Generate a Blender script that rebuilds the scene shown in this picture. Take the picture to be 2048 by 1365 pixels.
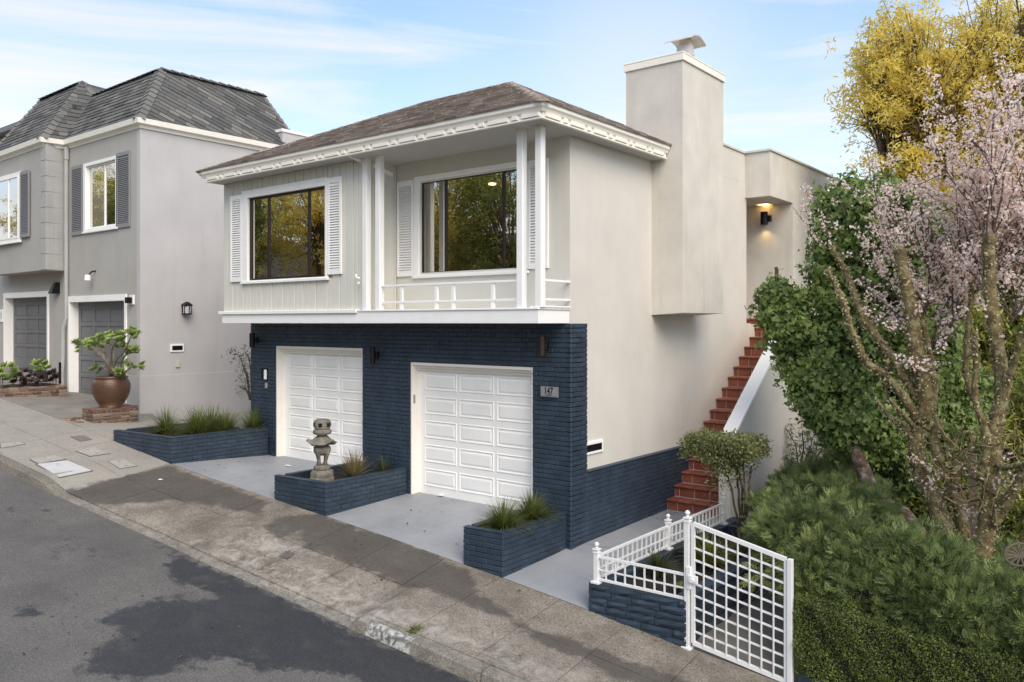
import bpy, math, random
import numpy as np
from mathutils import Vector, Matrix, noise as mnoise
R = math.radians
random.seed(7); rng = np.random.default_rng(7)
scene = bpy.context.scene
COL = scene.collection
for o in list(bpy.data.objects): bpy.data.objects.remove(o)

# ------------------------------------------------------------ camera, sky, sun, exposure
FPX, YH, CX = 1635.5, 645.0, 1024.0
CC, SS = 0.7837685, 0.6210530
CAM = (6.82703, -10.02854, 3.34405)
cd = bpy.data.cameras.new('camera'); cam = bpy.data.objects.new('camera', cd); COL.objects.link(cam)
cam.location = CAM; cam.rotation_euler = (R(90), 0, math.asin(SS))
cd.sensor_width = 36; cd.lens = FPX*36/2048; cd.shift_y = -(682.5-YH)/2048
cd.clip_end = 1500; cd.clip_start = .1
scene.camera = cam
HAZE = 3.05
def ray(px, py):
    r = (px-CX)/FPX
    return (CC*r-SS, SS*r+CC, -(py-YH)/FPX)
SUN_EL, SUN_AZ = 41.0, 121.0          # degrees; azimuth clockwise from +Y
w = bpy.data.worlds.new('World'); scene.world = w; w.use_nodes = True
nt = w.node_tree; nt.nodes.clear()
def N(nt, t, **k):
    n = nt.nodes.new(t)
    for a, b in k.items():
        if a.startswith('i_'): n.inputs[a[2:].replace('_', ' ')].default_value = b
        else: setattr(n, a, b)
    return n
sky = N(nt, 'ShaderNodeTexSky'); sky.sky_type = 'NISHITA'; sky.sun_disc = False
sky.sun_elevation = R(SUN_EL); sky.sun_rotation = R(SUN_AZ); sky.air_density = 1.0; sky.dust_density = .3; sky.ozone_density = 1.6
bg = N(nt, 'ShaderNodeBackground'); bg.inputs['Strength'].default_value = .15
out = N(nt, 'ShaderNodeOutputWorld')
tc = N(nt, 'ShaderNodeTexCoord'); mp = N(nt, 'ShaderNodeMapping'); mp.inputs['Scale'].default_value = (1.0, 1.3, 9.0); mp.inputs['Rotation'].default_value = (R(5), R(-5), R(20))
nz = N(nt, 'ShaderNodeTexNoise'); nz.inputs['Scale'].default_value = 1.6; nz.inputs['Detail'].default_value = 9; nz.inputs['Roughness'].default_value = .56; nz.inputs['Distortion'].default_value = .6
L = nt.links.new
def wramp(stops):
    r = N(nt, 'ShaderNodeValToRGB'); e = r.color_ramp.elements
    while len(e) < len(stops): e.new(.5)
    for i, (p, c) in enumerate(stops): e[i].position = p; e[i].color = (*c, 1)
    return r
# thin haze: pale and warm at the horizon, blue higher up (values before the strength below)
sx = N(nt, 'ShaderNodeSeparateXYZ'); L(tc.outputs['Generated'], sx.inputs[0])
hz = wramp([(0, (.97,.88,.84)), (.10, (.90,.86,.87)), (.17, (.66,.76,.90)), (.36, (.35,.54,.83)), (.7, (.33,.52,.83))]); L(sx.outputs['Z'], hz.inputs['Fac'])
hs_ = N(nt, 'ShaderNodeVectorMath', operation='SCALE'); hs_.inputs['Scale'].default_value = HAZE; L(hz.outputs['Color'], hs_.inputs[0])
m0 = N(nt, 'ShaderNodeMix', data_type='RGBA'); m0.inputs['Factor'].default_value = .70; L(sky.outputs['Color'], m0.inputs['A']); L(hs_.outputs[0], m0.inputs['B'])
rp = wramp([(.43, (0,0,0)), (.68, (.88,.88,.88))]); mx = N(nt, 'ShaderNodeMix', data_type='RGBA'); mx.inputs['B'].default_value = (HAZE*.98, HAZE*.93, HAZE*.91, 1)
L(tc.outputs['Generated'], mp.inputs['Vector']); L(mp.outputs['Vector'], nz.inputs['Vector']); L(nz.outputs['Fac'], rp.inputs['Fac'])
# soft white sun glow painted into the sky behind the chimney, as in the photograph
GD = Vector(ray(1290, 120)).normalized(); dt = N(nt, 'ShaderNodeVectorMath', operation='DOT_PRODUCT'); dt.inputs[1].default_value = GD; L(tc.outputs['Generated'], dt.inputs[0])
gr = wramp([(.962, (0,0,0)), (.990, (.09,.09,.09)), (1.0, (.30,.30,.30))]); L(dt.outputs['Value'], gr.inputs['Fac'])
mg = N(nt, 'ShaderNodeMix', data_type='RGBA'); mg.inputs['B'].default_value = (HAZE*1.12, HAZE*1.04, HAZE*1.0, 1)
L(rp.outputs['Color'], mx.inputs['Factor']); L(m0.outputs['Result'], mx.inputs['A']); L(gr.outputs['Color'], mg.inputs['Factor']); L(mx.outputs['Result'], mg.inputs['A']); L(mg.outputs['Result'], bg.inputs['Color']); L(bg.outputs['Background'], out.inputs['Surface'])
sd = bpy.data.lights.new('sun', 'SUN'); sd.energy = 1.5; sd.angle = R(45); sd.color = (1, .89, .75)
sun = bpy.data.objects.new('sun', sd); COL.objects.link(sun)
sdir = Vector((math.sin(R(SUN_AZ))*math.cos(R(SUN_EL)), math.cos(R(SUN_AZ))*math.cos(R(SUN_EL)), math.sin(R(SUN_EL))))
sun.rotation_euler = sdir.to_track_quat('Z', 'Y').to_euler(); sun.location = (20, -20, 25)
scene.view_settings.view_transform = 'Standard'; scene.view_settings.look = 'None'; scene.view_settings.gamma = 1
scene.view_settings.use_curve_mapping = False
scene.view_settings.exposure = 1.24
scene.cycles.max_bounces = 8; scene.cycles.transparent_max_bounces = 12

# ------------------------------------------------------------ photo measurements -> places in the world
def at(px, py, Y):
    d = ray(px, py); t = (Y-CAM[1])/d[1]
    return Vector((CAM[0]+d[0]*t, Y, CAM[2]+d[2]*t))
def atX(px, py, X):
    d = ray(px, py); t = (X-CAM[0])/d[0]
    return Vector((X, CAM[1]+d[1]*t, CAM[2]+d[2]*t))
TH = .08; P0 = (-.06, -1.5); CT, ST = math.cos(TH), math.sin(TH)
def uw(u, w_): return (P0[0]+CT*u+ST*w_, P0[1]+ST*u-CT*w_)      # street frame: u along the street, w towards the road
def touw(x, y):
    a, b = x-P0[0], y-P0[1]
    return a*CT+b*ST, a*ST-b*CT
def yprop(x): return P0[1]+math.tan(TH)*(x-P0[0])
ZPu = [-60,-25,-14,-12.6,-10.8,-9.35,-7.5,-6.03,-4.65,-3.55,-2.05,-.66,0,1.23,2.58,3.65,8,20,60]
ZPz = [7.2,2.95,1.61,1.446,1.225,1.00,.73,.56,.42,.31,.155,-.016,-.09,-.257,-.46,-.60,-1.15,-2.7,-7.9]
ZRu = [-60,-25,-14,-9.55,-8.1,-5.64,-4.58,-3.6,-2.4,-.87,1.0,4,8,20,60]
ZRz = [7.6,2.8,1.33,.75,.545,.255,.14,.01,-.12,-.30,-.50,-.86,-1.35,-2.9,-8.0]
def ZP(u): return float(np.interp(u, ZPu, ZPz))
def ZR(u): return float(np.interp(u, ZRu, ZRz))
def lift(u):   # height of the kerb top over the road: flush along the driveway apron
    return float(np.interp(u, [-8.15,-7.55,-.92,-.72], [.14,.015,.015,.15]))
def ZG(u, w_):
    if w_ <= 0: return ZP(u)
    if w_ < 2.0:
        zi = ZR(u)+lift(u); t = w_/2.0
        return ZP(u)*(1-t)+zi*t
    return ZR(u)+.02*min(w_-2, 4)-.02*max(0, w_-6)
def ground_px(px, py):
    d = ray(px, py); z = 0.
    for _ in range(40):
        t = (z-CAM[2])/d[2]; u, w_ = touw(CAM[0]+d[0]*t, CAM[1]+d[1]*t); z = .5*z+.5*ZG(u, w_)
    return u, w_

# ------------------------------------------------------------ mesh helpers
WL = {}
class MB:
    def __init__(s): s.v = []; s.f = []; s.m = []; s.cur = 0
    def add(s, vs, fs):
        b = len(s.v); s.v += [tuple(p) for p in vs]; s.f += [tuple(b+i for i in f) for f in fs]; s.m += [s.cur]*len(fs); return s
    def box(s, x0, y0, z0, x1, y1, z1, bev=0):
        if bev <= 0:
            return s.add([(x0,y0,z0),(x1,y0,z0),(x1,y1,z0),(x0,y1,z0),(x0,y0,z1),(x1,y0,z1),(x1,y1,z1),(x0,y1,z1)],
                  [(0,3,2,1),(4,5,6,7),(0,1,5,4),(1,2,6,5),(2,3,7,6),(3,0,4,7)])
        X, Y, Z = (x0,x1), (y0,y1), (z0,z1); e = bev
        idx = {}; vs = []
        for i in (0,1):
            for j in (0,1):
                for k in (0,1):
                    sx, sy, sz = (1,-1)[i], (1,-1)[j], (1,-1)[k]
                    for a, o in enumerate(((0,e*sy,e*sz),(e*sx,0,e*sz),(e*sx,e*sy,0))):
                        idx[i,j,k,a] = len(vs); vs.append((X[i]+o[0], Y[j]+o[1], Z[k]+o[2]))
        fs = []
        for i in (0,1):
            q = [idx[i,0,0,0],idx[i,1,0,0],idx[i,1,1,0],idx[i,0,1,0]]; fs.append(q if i else q[::-1])
            q = [idx[0,i,0,1],idx[0,i,1,1],idx[1,i,1,1],idx[1,i,0,1]]; fs.append(q if i else q[::-1])
            q = [idx[0,0,i,2],idx[1,0,i,2],idx[1,1,i,2],idx[0,1,i,2]]; fs.append(q if i else q[::-1])
        for j in (0,1):
            for k in (0,1):
                q = [idx[0,j,k,1],idx[1,j,k,1],idx[1,j,k,2],idx[0,j,k,2]]; fs.append(q if j==k else q[::-1])
                q = [idx[j,0,k,0],idx[j,1,k,0],idx[j,1,k,2],idx[j,0,k,2]]; fs.append(q if j!=k else q[::-1])
                q = [idx[j,k,0,0],idx[j,k,1,0],idx[j,k,1,1],idx[j,k,0,1]]; fs.append(q if j==k else q[::-1])
                for i in (0,1):
                    q = [idx[i,j,k,0],idx[i,j,k,1],idx[i,j,k,2]]; fs.append(q if (i+j+k)%2 else q[::-1])
        return s.add(vs, fs)
    def prism(s, pts, z0, z1):            # pts: plan polygon, anticlockwise
        n = len(pts); vs = [(p[0],p[1],z0) for p in pts]+[(p[0],p[1],z1) for p in pts]
        return s.add(vs, [tuple(range(n))[::-1], tuple(range(n,2*n))]+[(i,(i+1)%n,n+(i+1)%n,n+i) for i in range(n)])
    def slab(s, poly, nrm, th, back=0.):        # extrude planar polygon along its normal
        nrm = Vector(nrm); n = len(poly); vs = [Vector(p)-nrm*back for p in poly]+[Vector(p)+nrm*th for p in poly]
        return s.add(vs, [tuple(range(n))[::-1], tuple(range(n,2*n))]+[(i,(i+1)%n,n+(i+1)%n,n+i) for i in range(n)])
    def bar(s, a, b, w_, h, up=(0,0,1)):
        a, b = Vector(a), Vector(b); d = (b-a).normalized(); sd_ = d.cross(Vector(up)).normalized(); u = sd_.cross(d).normalized()
        vs = [p+sd_*x*w_/2+u*y*h/2 for p in (a,b) for x, y in ((-1,-1),(1,-1),(1,1),(-1,1))]
        return s.add(vs, [(0,1,2,3)[::-1],(4,5,6,7),(0,1,5,4),(1,2,6,5),(2,3,7,6),(3,0,4,7)])
    def tube(s, pts, rad, n=8, cap=True, jit=0):
        pts = [Vector(p) for p in pts]; b = len(s.v); m = len(pts)
        if not hasattr(rad, '__len__'): rad = [rad]*m
        for i, p in enumerate(pts):
            d = (pts[min(i+1,m-1)]-pts[max(i-1,0)]).normalized()
            a = d.cross(Vector((0.3,0.9,.1))).normalized() if abs(d.dot(Vector((.3,.9,.1)).normalized()))<.95 else d.cross(Vector((1,0,0))).normalized()
            c_ = d.cross(a)
            for k in range(n):
                t = 2*math.pi*k/n; r = rad[i]*(1+jit*(random.random()-.5))
                s.v.append(tuple(p+a*math.cos(t)*r+c_*math.sin(t)*r))
        nf = []
        for i in range(m-1):
            for k in range(n):
                nf.append((b+i*n+k, b+i*n+(k+1)%n, b+(i+1)*n+(k+1)%n, b+(i+1)*n+k))
        if cap: nf += [tuple(b+k for k in range(n))[::-1], tuple(b+(m-1)*n+k for k in range(n))]
        s.f += nf; s.m += [s.cur]*len(nf); return s
    def lathe(s, prof, n=24, c=(0,0), square=0.):
        b = len(s.v); m = len(prof)
        for r, z in prof:
            for k in range(n):
                t = 2*math.pi*(k+.5)/n
                s.v.append((c[0]+r*math.cos(t), c[1]+r*math.sin(t), z))
        nf = [(b+i*n+k, b+i*n+(k+1)%n, b+(i+1)*n+(k+1)%n, b+(i+1)*n+k) for i in range(m-1) for k in range(n)]
        nf += [tuple(b+k for k in range(n))[::-1], tuple(b+(m-1)*n+k for k in range(n))]
        s.f += nf; s.m += [s.cur]*len(nf); return s
    def mesh(s, name, off=(0,0,0), smooth=False):
        me = bpy.data.meshes.new(name); ox, oy, oz = off
        me.from_pydata([(x-ox,y-oy,z-oz) for x, y, z in s.v], [], s.f)
        if any(s.m): me.polygons.foreach_set('material_index', s.m)
        if smooth: me.polygons.foreach_set('use_smooth', [True]*len(s.f))
        me.update(); return me
def link(name, me, mats, parent=None, loc=(0,0,0), rz=0):
    o = bpy.data.objects.new(name, me); COL.objects.link(o); o.location = loc; o.rotation_euler = (0,0,rz)
    if me is not None and not len(me.materials):
        for m in (mats if isinstance(mats, (list,tuple)) else [mats]): me.materials.append(m)
    if parent: o.parent = parent
    return o
def part(name, mb, mats, parent, smooth=False, label=None):     # mb in world coordinates, parents are never rotated
    o = link(name, mb.mesh(name, WL.get(parent.name, (0,0,0)) if parent else (0,0,0), smooth), mats, parent)
    if parent: WL[o.name] = WL.get(parent.name, (0,0,0))
    if label: o['label'] = label
    return o
def thing(name, label, cat, loc=(0,0,0), group=None):
    o = bpy.data.objects.new(name, None); COL.objects.link(o); o.location = loc; o.empty_display_size = .2
    WL[o.name] = tuple(loc); o['label'] = label; o['category'] = cat
    if group: o['group'] = group
    return o
def tag(o, label, cat, group=None, kind=None):
    if kind: o['kind'] = kind
    if label: o['label'] = label
    if cat: o['category'] = cat
    if group: o['group'] = group
    return o
def struct(name, mb, mats, smooth=False):
    o = part(name, mb, mats, None, smooth); o['kind'] = 'structure'; return o
def loose(name, mb, mats, label, cat, loc, group=None, smooth=False):  # a one-mesh thing
    o = link(name, mb.mesh(name, loc, smooth), mats, None, loc); WL[o.name] = tuple(loc); return tag(o, label, cat, group)
def copytree(o, parent=None, loc=None, rz=None):
    c = o.copy(); COL.objects.link(c); c.parent = parent
    if loc is not None: c.location = loc
    if rz is not None: c.rotation_euler = (0,0,rz)
    for ch in o.children: copytree(ch, c)
    return c
def fastmesh(name, V, F, col=None):     # V (n,3), F (m,k) arrays of equal-size polygons
    V = np.asarray(V, dtype=np.float32); F = np.asarray(F, dtype=np.int32); k = F.shape[1]
    me = bpy.data.meshes.new(name); me.vertices.add(len(V)); me.vertices.foreach_set('co', V.ravel())
    me.loops.add(F.size); me.loops.foreach_set('vertex_index', F.ravel())
    me.polygons.add(len(F)); me.polygons.foreach_set('loop_start', np.arange(0, F.size, k, dtype=np.int32)); me.polygons.foreach_set('loop_total', np.full(len(F), k, dtype=np.int32))
    if col is not None:
        a = me.attributes.new('tone', 'FLOAT', 'POINT'); a.data.foreach_set('value', np.asarray(col, dtype=np.float32))
    me.update(calc_edges=True); return me

# ------------------------------------------------------------ materials
def new_mat(name):
    m = bpy.data.materials.new(name); m.use_nodes = True; t = m.node_tree; t.nodes.clear()
    o = N(t, 'ShaderNodeOutputMaterial'); b = N(t, 'ShaderNodeBsdfPrincipled'); t.links.new(b.outputs[0], o.inputs[0])
    return m, t, b
def ramp(t, fac, stops):
    r = N(t, 'ShaderNodeValToRGB'); e = r.color_ramp.elements
    while len(e) < len(stops): e.new(.5)
    for i, (p, c) in enumerate(stops): e[i].position = p; e[i].color = (*c, 1) if len(c) == 3 else c
    t.links.new(fac, r.inputs['Fac']); return r.outputs['Color']
def noise(t, vec, scale, detail=4, rough=.55, dist=0, out='Fac'):
    n = N(t, 'ShaderNodeTexNoise'); n.inputs['Scale'].default_value = scale; n.inputs['Detail'].default_value = detail
    n.inputs['Roughness'].default_value = rough; n.inputs['Distortion'].default_value = dist
    t.links.new(vec, n.inputs['Vector']); return n.outputs[out]
def mixc(t, f, a, b, mode='MIX'):
    m = N(t, 'ShaderNodeMix', data_type='RGBA', blend_type=mode)
    for s_, v in (('Factor', f), ('A', a), ('B', b)):
        if hasattr(v, 'links') or hasattr(v, 'is_linked'): t.links.new(v, m.inputs[s_])
        else: m.inputs[s_].default_value = v if s_ == 'Factor' else (*v, 1)
    return m.outputs['Result']
def math_(t, op, a, b=0., c=None, clamp=False):
    m = N(t, 'ShaderNodeMath', operation=op, use_clamp=clamp)
    for i, v in enumerate((a, b) if c is None else (a, b, c)):
        if hasattr(v, 'is_linked'): t.links.new(v, m.inputs[i])
        else: m.inputs[i].default_value = v
    return m.outputs[0]
def bump(t, b, h, strength=.3, dist=.01):
    n = N(t, 'ShaderNodeBump'); n.inputs['Strength'].default_value = strength; n.inputs['Distance'].default_value = dist
    t.links.new(h, n.inputs['Height']); t.links.new(n.outputs[0], b.inputs['Normal'])
def wpos(t): return N(t, 'ShaderNodeNewGeometry').outputs['Position']
def paint(name, col, var=.06, scale=3., rough=.6, bs=60., bstr=.15, bd=.004, streak=0., rand=0.):
    """painted or plastered surface with slight mottling, grain and optional rain streaks"""
    m, t, b = new_mat(name); p = wpos(t)
    n1 = noise(t, p, scale, 5); c1 = tuple(max(0, x*(1-var)) for x in col); c2 = tuple(min(1, x*(1+var*.6)) for x in col)
    c = ramp(t, n1, [(.3, c1), (.7, c2)])
    if streak:
        mpp = N(t, 'ShaderNodeMapping'); mpp.inputs['Scale'].default_value = (1,1,.12); t.links.new(p, mpp.inputs[0])
        s_ = noise(t, mpp.outputs[0], 5, 6, .6); f = ramp(t, s_, [(.52, (0,0,0)), (.75, (streak,)*3)])
        c = mixc(t, f, c, tuple(x*.55 for x in col))
    if rand:
        oi = N(t, 'ShaderNodeObjectInfo'); k = ramp(t, oi.outputs['Random'], [(0, (1-rand,)*3), (1, (1+rand*.3,)*3)]); c = mixc(t, 1., c, k, 'MULTIPLY')
    t.links.new(c, b.inputs['Base Color']); b.inputs['Roughness'].default_value = rough
    bump(t, b, noise(t, p, bs, 4, .6), bstr, bd); return m
def simple(name, col, rough=.5, metal=0., emit=None, es=0.):
    m, t, b = new_mat(name); b.inputs['Base Color'].default_value = (*col, 1); b.inputs['Roughness'].default_value = rough; b.inputs['Metallic'].default_value = metal
    if emit: b.inputs['Emission Color'].default_value = (*emit, 1); b.inputs['Emission Strength'].default_value = es
    return m
def leafmat(name, stops, trans=.35, rough=.5, scale=1.3, mixn=.45):
    """foliage: colour from each leaf's own tone and a slow drift through the plant"""
    m = bpy.data.materials.new(name); m.use_nodes = True; t = m.node_tree; t.nodes.clear()
    o = N(t, 'ShaderNodeOutputMaterial'); a = N(t, 'ShaderNodeAttribute', attribute_name='tone')
    n = noise(t, wpos(t), scale, 3); f = math_(t, 'ADD', math_(t, 'MULTIPLY', a.outputs['Fac'], 1-mixn), math_(t, 'MULTIPLY', n, mixn))
    c = ramp(t, f, stops); b = N(t, 'ShaderNodeBsdfPrincipled'); b.inputs['Roughness'].default_value = rough; t.links.new(c, b.inputs['Base Color'])
    b.inputs['Specular IOR Level'].default_value = .3
    tr = N(t, 'ShaderNodeBsdfTranslucent'); t.links.new(c, tr.inputs['Color']); mx_ = N(t, 'ShaderNodeMixShader'); mx_.inputs[0].default_value = trans
    t.links.new(b.outputs[0], mx_.inputs[1]); t.links.new(tr.outputs[0], mx_.inputs[2]); t.links.new(mx_.outputs[0], o.inputs[0]); return m
M = {}
M['stucco'] = paint('cream_stucco', (.645,.612,.553), .06, 1.3, .85, 14, .30, .008, streak=.08)
M['stucco_old'] = paint('weathered_cream_stucco', (.64,.605,.535), .10, 1.8, .85, 16, .35, .008, streak=.22)
M['greige'] = paint('greige_board_paint', (.65,.635,.565), .04, 2, .6, 50, .08)
M['greigewall'] = paint('greige_wall_paint', (.65,.635,.565), .04, 2, .75, 110, .15)
M['white'] = paint('white_trim_paint', (.90,.885,.86), .03, 4, .45, 40, .06)
M['cream_trim'] = paint('ivory_trim_paint', (.88,.84,.75), .04, 4, .5, 40, .06)
M['soffit'] = paint('grey_soffit_paint', (.50,.49,.46), .04, 3, .7, 80, .1)
M['doorw'] = paint('white_garage_door_paint', (.92,.90,.86), .05, 2, .42, 30, .06, streak=.06)
M['navy'] = paint('navy_brick_paint', (.030,.049,.076), .30, 3.5, .5, 70, .45, .006, rand=.22)
M['navyjoint'] = paint('navy_joint_paint', (.018,.03,.050), .2, 8, .6, 90, .4, .005)
M['black'] = simple('black_metal', (.012,.012,.013), .4, .5)
M['bronze'] = simple('dark_bronze_frame', (.045,.033,.027), .35, .6)
M['greyst'] = paint('grey_stucco', (.50,.48,.475), .06, 1.3, .85, 60, .35, .006, streak=.12)
M['greyshade'] = paint('shaded_grey_stucco', (.42,.405,.375), .06, 1.2, .85, 60, .35, .006, streak=.15)  # same paint as the side wall, darkened for the less lit street face
M['greyquoin'] = paint('pale_quoin_paint', (.40,.395,.385), .08, 3, .8, 50, .25, streak=.4)
M['greydoor'] = paint('charcoal_garage_door_paint', (.15,.152,.158), .06, 3, .5, 40, .1)
M['greyshut'] = paint('slate_shutter_paint', (.25,.25,.26), .05, 3, .55, 40, .1)
M['soil'] = paint('dark_mulch', (.022,.017,.014), .5, 20, .95, 45, 1., .03)
M['wood'] = paint('weathered_wood', (.13,.10,.075), .3, 6, .85, 40, .4)
M['stone'] = paint('lantern_stone', (.185,.170,.14), .45, 9, .9, 55, .6, .008)
M['steel'] = simple('brushed_steel', (.5,.5,.5), .35, .9)
def shinglemat(name, stops):
    m, t, b = new_mat(name); oi = N(t, 'ShaderNodeObjectInfo'); a = N(t, 'ShaderNodeAttribute', attribute_name='tone')
    f = math_(t, 'FRACT', math_(t, 'ADD', oi.outputs['Random'], a.outputs['Fac'])); c = ramp(t, f, stops)
    n = noise(t, wpos(t), 140, 3, .7); c = mixc(t, 1., c, ramp(t, n, [(.3, (.65,)*3), (.7, (1.25,)*3)]), 'MULTIPLY')
    t.links.new(c, b.inputs['Base Color']); b.inputs['Roughness'].default_value = .9; bump(t, b, n, .5, .004); return m
M['shg'] = shinglemat('slate_grey_shingle', [(0, (.070,.069,.068)), (.35, (.105,.103,.098)), (.75, (.13,.127,.118)), (1, (.19,.18,.16))])
M['shb'] = shinglemat('brown_shingle', [(0, (.20,.165,.14)), (.5, (.29,.24,.205)), (1, (.42,.355,.31))])
M['shgcap'] = shinglemat('pale_grey_ridge_shingle', [(0, (.13,.13,.12)), (1, (.19,.185,.17))])
def brickmat():
    m, t, b = new_mat('old_red_brick'); oi = N(t, 'ShaderNodeObjectInfo')
    c = ramp(t, oi.outputs['Random'], [(0, (.075,.042,.034)), (.3, (.15,.065,.042)), (.55, (.19,.10,.065)), (.75, (.28,.20,.13)), (1, (.10,.055,.055))])
    n = noise(t, wpos(t), 30, 5, .7); c = mixc(t, ramp(t, n, [(.50, (0,0,0)), (.68, (.75,)*3)]), c, (.30,.26,.215))
    t.links.new(c, b.inputs['Base Color']); b.inputs['Roughness'].default_value = .9; bump(t, b, noise(t, wpos(t), 60, 5), .7, .008); return m
M['brick'] = brickmat(); M['mortar'] = paint('grey_mortar', (.30,.265,.225), .2, 20, .95, 80, .6)
M['tile'] = paint('terracotta_tile', (.29,.085,.048), .22, 6, .55, 60, .2, rand=.25)
M['grout'] = paint('pale_grout', (.62,.50,.42), .1, 20, .9)
def bark(name, c1, c2, c3):
    m, t, b = new_mat(name); p = wpos(t); n = noise(t, p, 9, 6, .65); n2 = noise(t, p, 45, 5, .7)
    c = ramp(t, n, [(.33, c1), (.5, c2), (.66, c3)]); c = mixc(t, 1., c, ramp(t, n2, [(.3, (.5,)*3), (.7, (1.3,)*3)]), 'MULTIPLY')
    t.links.new(c, b.inputs['Base Color']); b.inputs['Roughness'].default_value = .95; bump(t, b, n2, 1., .02); return m
M['mossbark'] = bark('mossy_lichen_bark', (.075,.05,.030), (.20,.15,.06), (.38,.33,.19))
M['bark'] = bark('brown_bark', (.05,.032,.022), (.10,.07,.05), (.17,.13,.10))
M['ivybark'] = bark('reddish_bark_with_lichen', (.07,.042,.03), (.15,.095,.065), (.38,.34,.28))
M['twig'] = simple('brown_twig', (.085,.055,.042), .8)
M['palebark'] = bark('pale_stem_bark', (.16,.12,.09), (.25,.20,.15), (.33,.28,.22))
# window glass: strong reflection, a dim view of the room behind
def glassmat(name, tint=(.5,.46,.40), base=.16):
    m = bpy.data.materials.new(name); m.use_nodes = True; t = m.node_tree; t.nodes.clear(); o = N(t, 'ShaderNodeOutputMaterial')
    fr = N(t, 'ShaderNodeFresnel'); fr.inputs['IOR'].default_value = 1.6; f = math_(t, 'ADD', math_(t, 'MULTIPLY', fr.outputs[0], 1.6), base, clamp=True)
    g = N(t, 'ShaderNodeBsdfGlossy'); g.inputs['Roughness'].default_value = .0; g.inputs['Color'].default_value = (.95,.93,.9,1)
    tr = N(t, 'ShaderNodeBsdfTransparent'); tr.inputs['Color'].default_value = (*tint, 1); mm = N(t, 'ShaderNodeMixShader')
    t.links.new(f, mm.inputs[0]); t.links.new(tr.outputs[0], mm.inputs[1]); t.links.new(g.outputs[0], mm.inputs[2]); t.links.new(mm.outputs[0], o.inputs[0]); return m
M['glass'] = glassmat('window_glass', base=.40)
M['room'] = simple('room_wall', (.20,.135,.09), .8)
M['roomw'] = simple('white_interior', (.62,.64,.60), .6)
M['bulb'] = simple('recessed_light', (1,.9,.75), .5, 0, (1,.80,.55), 6)
# ------------------------------------------------------------ ground
def polyd(P, poly):      # signed distance of points P (n,2) to polygon, negative inside
    P = np.asarray(P, float); poly = np.asarray(poly, float); d = np.full(len(P), 1e9); ins = np.zeros(len(P), bool)
    for i in range(len(poly)):
        a, b = poly[i], poly[(i+1) % len(poly)]; e = b-a; L2 = max(e@e, 1e-9)
        t = np.clip(((P-a)@e)/L2, 0, 1); q = a+t[:, None]*e; d = np.minimum(d, np.hypot(*(P-q).T))
        c_ = ((a[1] > P[:, 1]) != (b[1] > P[:, 1])); xs = (b[0]-a[0])*(P[:, 1]-a[1])/((b[1]-a[1]) if abs(b[1]-a[1]) > 1e-9 else 1e-9)+a[0]
        ins ^= c_ & (P[:, 0] < xs)
    return np.where(ins, -d, d)
def gp(lst): return [ground_px(*p) for p in lst]
DAMP_ROAD = [gp([(302,1084),(364,1104),(327,1131),(352,1168),(397,1174),(439,1193),(406,1203),(306,1195),(290,1207),(232,1222),(194,1241),(232,1251),(242,1259),(232,1280),(182,1300),(178,1321),(153,1342),(199,1350),(265,1358),(331,1350),(401,1338),(364,1326),(414,1315),(476,1319),(517,1345),(580,1336),(700,1350),(780,1400),(1100,1480),(1300,1500),(1200,1440),(1000,1372),(735,1262),(530,1180),(414,1135)]),
    gp([(38,1215),(60,1210),(78,1222),(72,1232),(45,1236)]), gp([(355,1190),(366,1187),(362,1195)])]
for px_, py_ in ((100,1030),(108,1045),(118,1062),(60,1040),(137,1077),(145,1090),(104,1103),(110,1115),(58,1127),(152,1097),(125,1092),(22,1020),(75,1010),(90,1022),(120,1048),(158,1075),(175,1100),(188,1110)):
    DAMP_ROAD.append(gp([(px_-4,py_),(px_,py_-2),(px_+5,py_),(px_,py_+2)]))
DAMP_WALK = [gp([(640,1030),(700,1048),(870,1110),(935,1140),(965,1190),(1060,1255),(1160,1285),(1330,1345),(1460,1400),(1380,1400),(1250,1365),(1090,1290),(1020,1240),(915,1203),(780,1160),(690,1125),(610,1095),(600,1060),(560,1080),(522,1055),(545,1040),(590,1030)]),
    gp([(130,985),(180,968),(340,932),(440,968),(540,1005),(520,1030),(420,1010),(330,1000),(250,1010),(190,1012)])]
PALE = [gp([(120,1000),(170,1000),(300,1060),(400,1085),(440,1120),(420,1128),(300,1070),(200,1025)]),
    gp([(415,1130),(440,1080),(520,1090),(560,1120),(700,1160),(740,1200),(860,1230),(1000,1290),(1180,1365),(1050,1365),(900,1290),(730,1240),(690,1250),(560,1190)]),
    gp([(470,1045),(500,1055),(480,1085),(500,1115),(570,1110),(640,1105),(600,1075),(560,1050)])]
def pick(P, polys):
    d = np.full(len(P), 9.)
    for q in polys: d = np.minimum(d, polyd(P, q))
    return np.clip(d, -1, 1)
def uwgrid(us, ws, zf):
    V = []; UW = []
    for a in us:
        for b in ws:
            x, y = uw(a, b); V.append((x, y, zf(a, b))); UW.append((a, b))
    n, m = len(us), len(ws); F = [(i*m+j, i*m+j+1, (i+1)*m+j+1, (i+1)*m+j) for i in range(n-1) for j in range(m-1)]
    return V, F, UW
def addattr(me, name, vals):
    a = me.attributes.new(name, 'FLOAT', 'POINT'); a.data.foreach_set('value', np.asarray(vals, dtype=np.float32))
def attr(t, name): return N(t, 'ShaderNodeAttribute', attribute_name=name).outputs['Fac']
def edge(t, sd_, p, scale, amp, soft):     # ragged mask from a coarse distance
    n = noise(t, p, scale, 9, .68); v = math_(t, 'ADD', sd_, math_(t, 'MULTIPLY', math_(t, 'SUBTRACT', n, .5), amp))
    return math_(t, 'MULTIPLY_ADD', v, -1/soft, .5, clamp=True)
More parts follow.
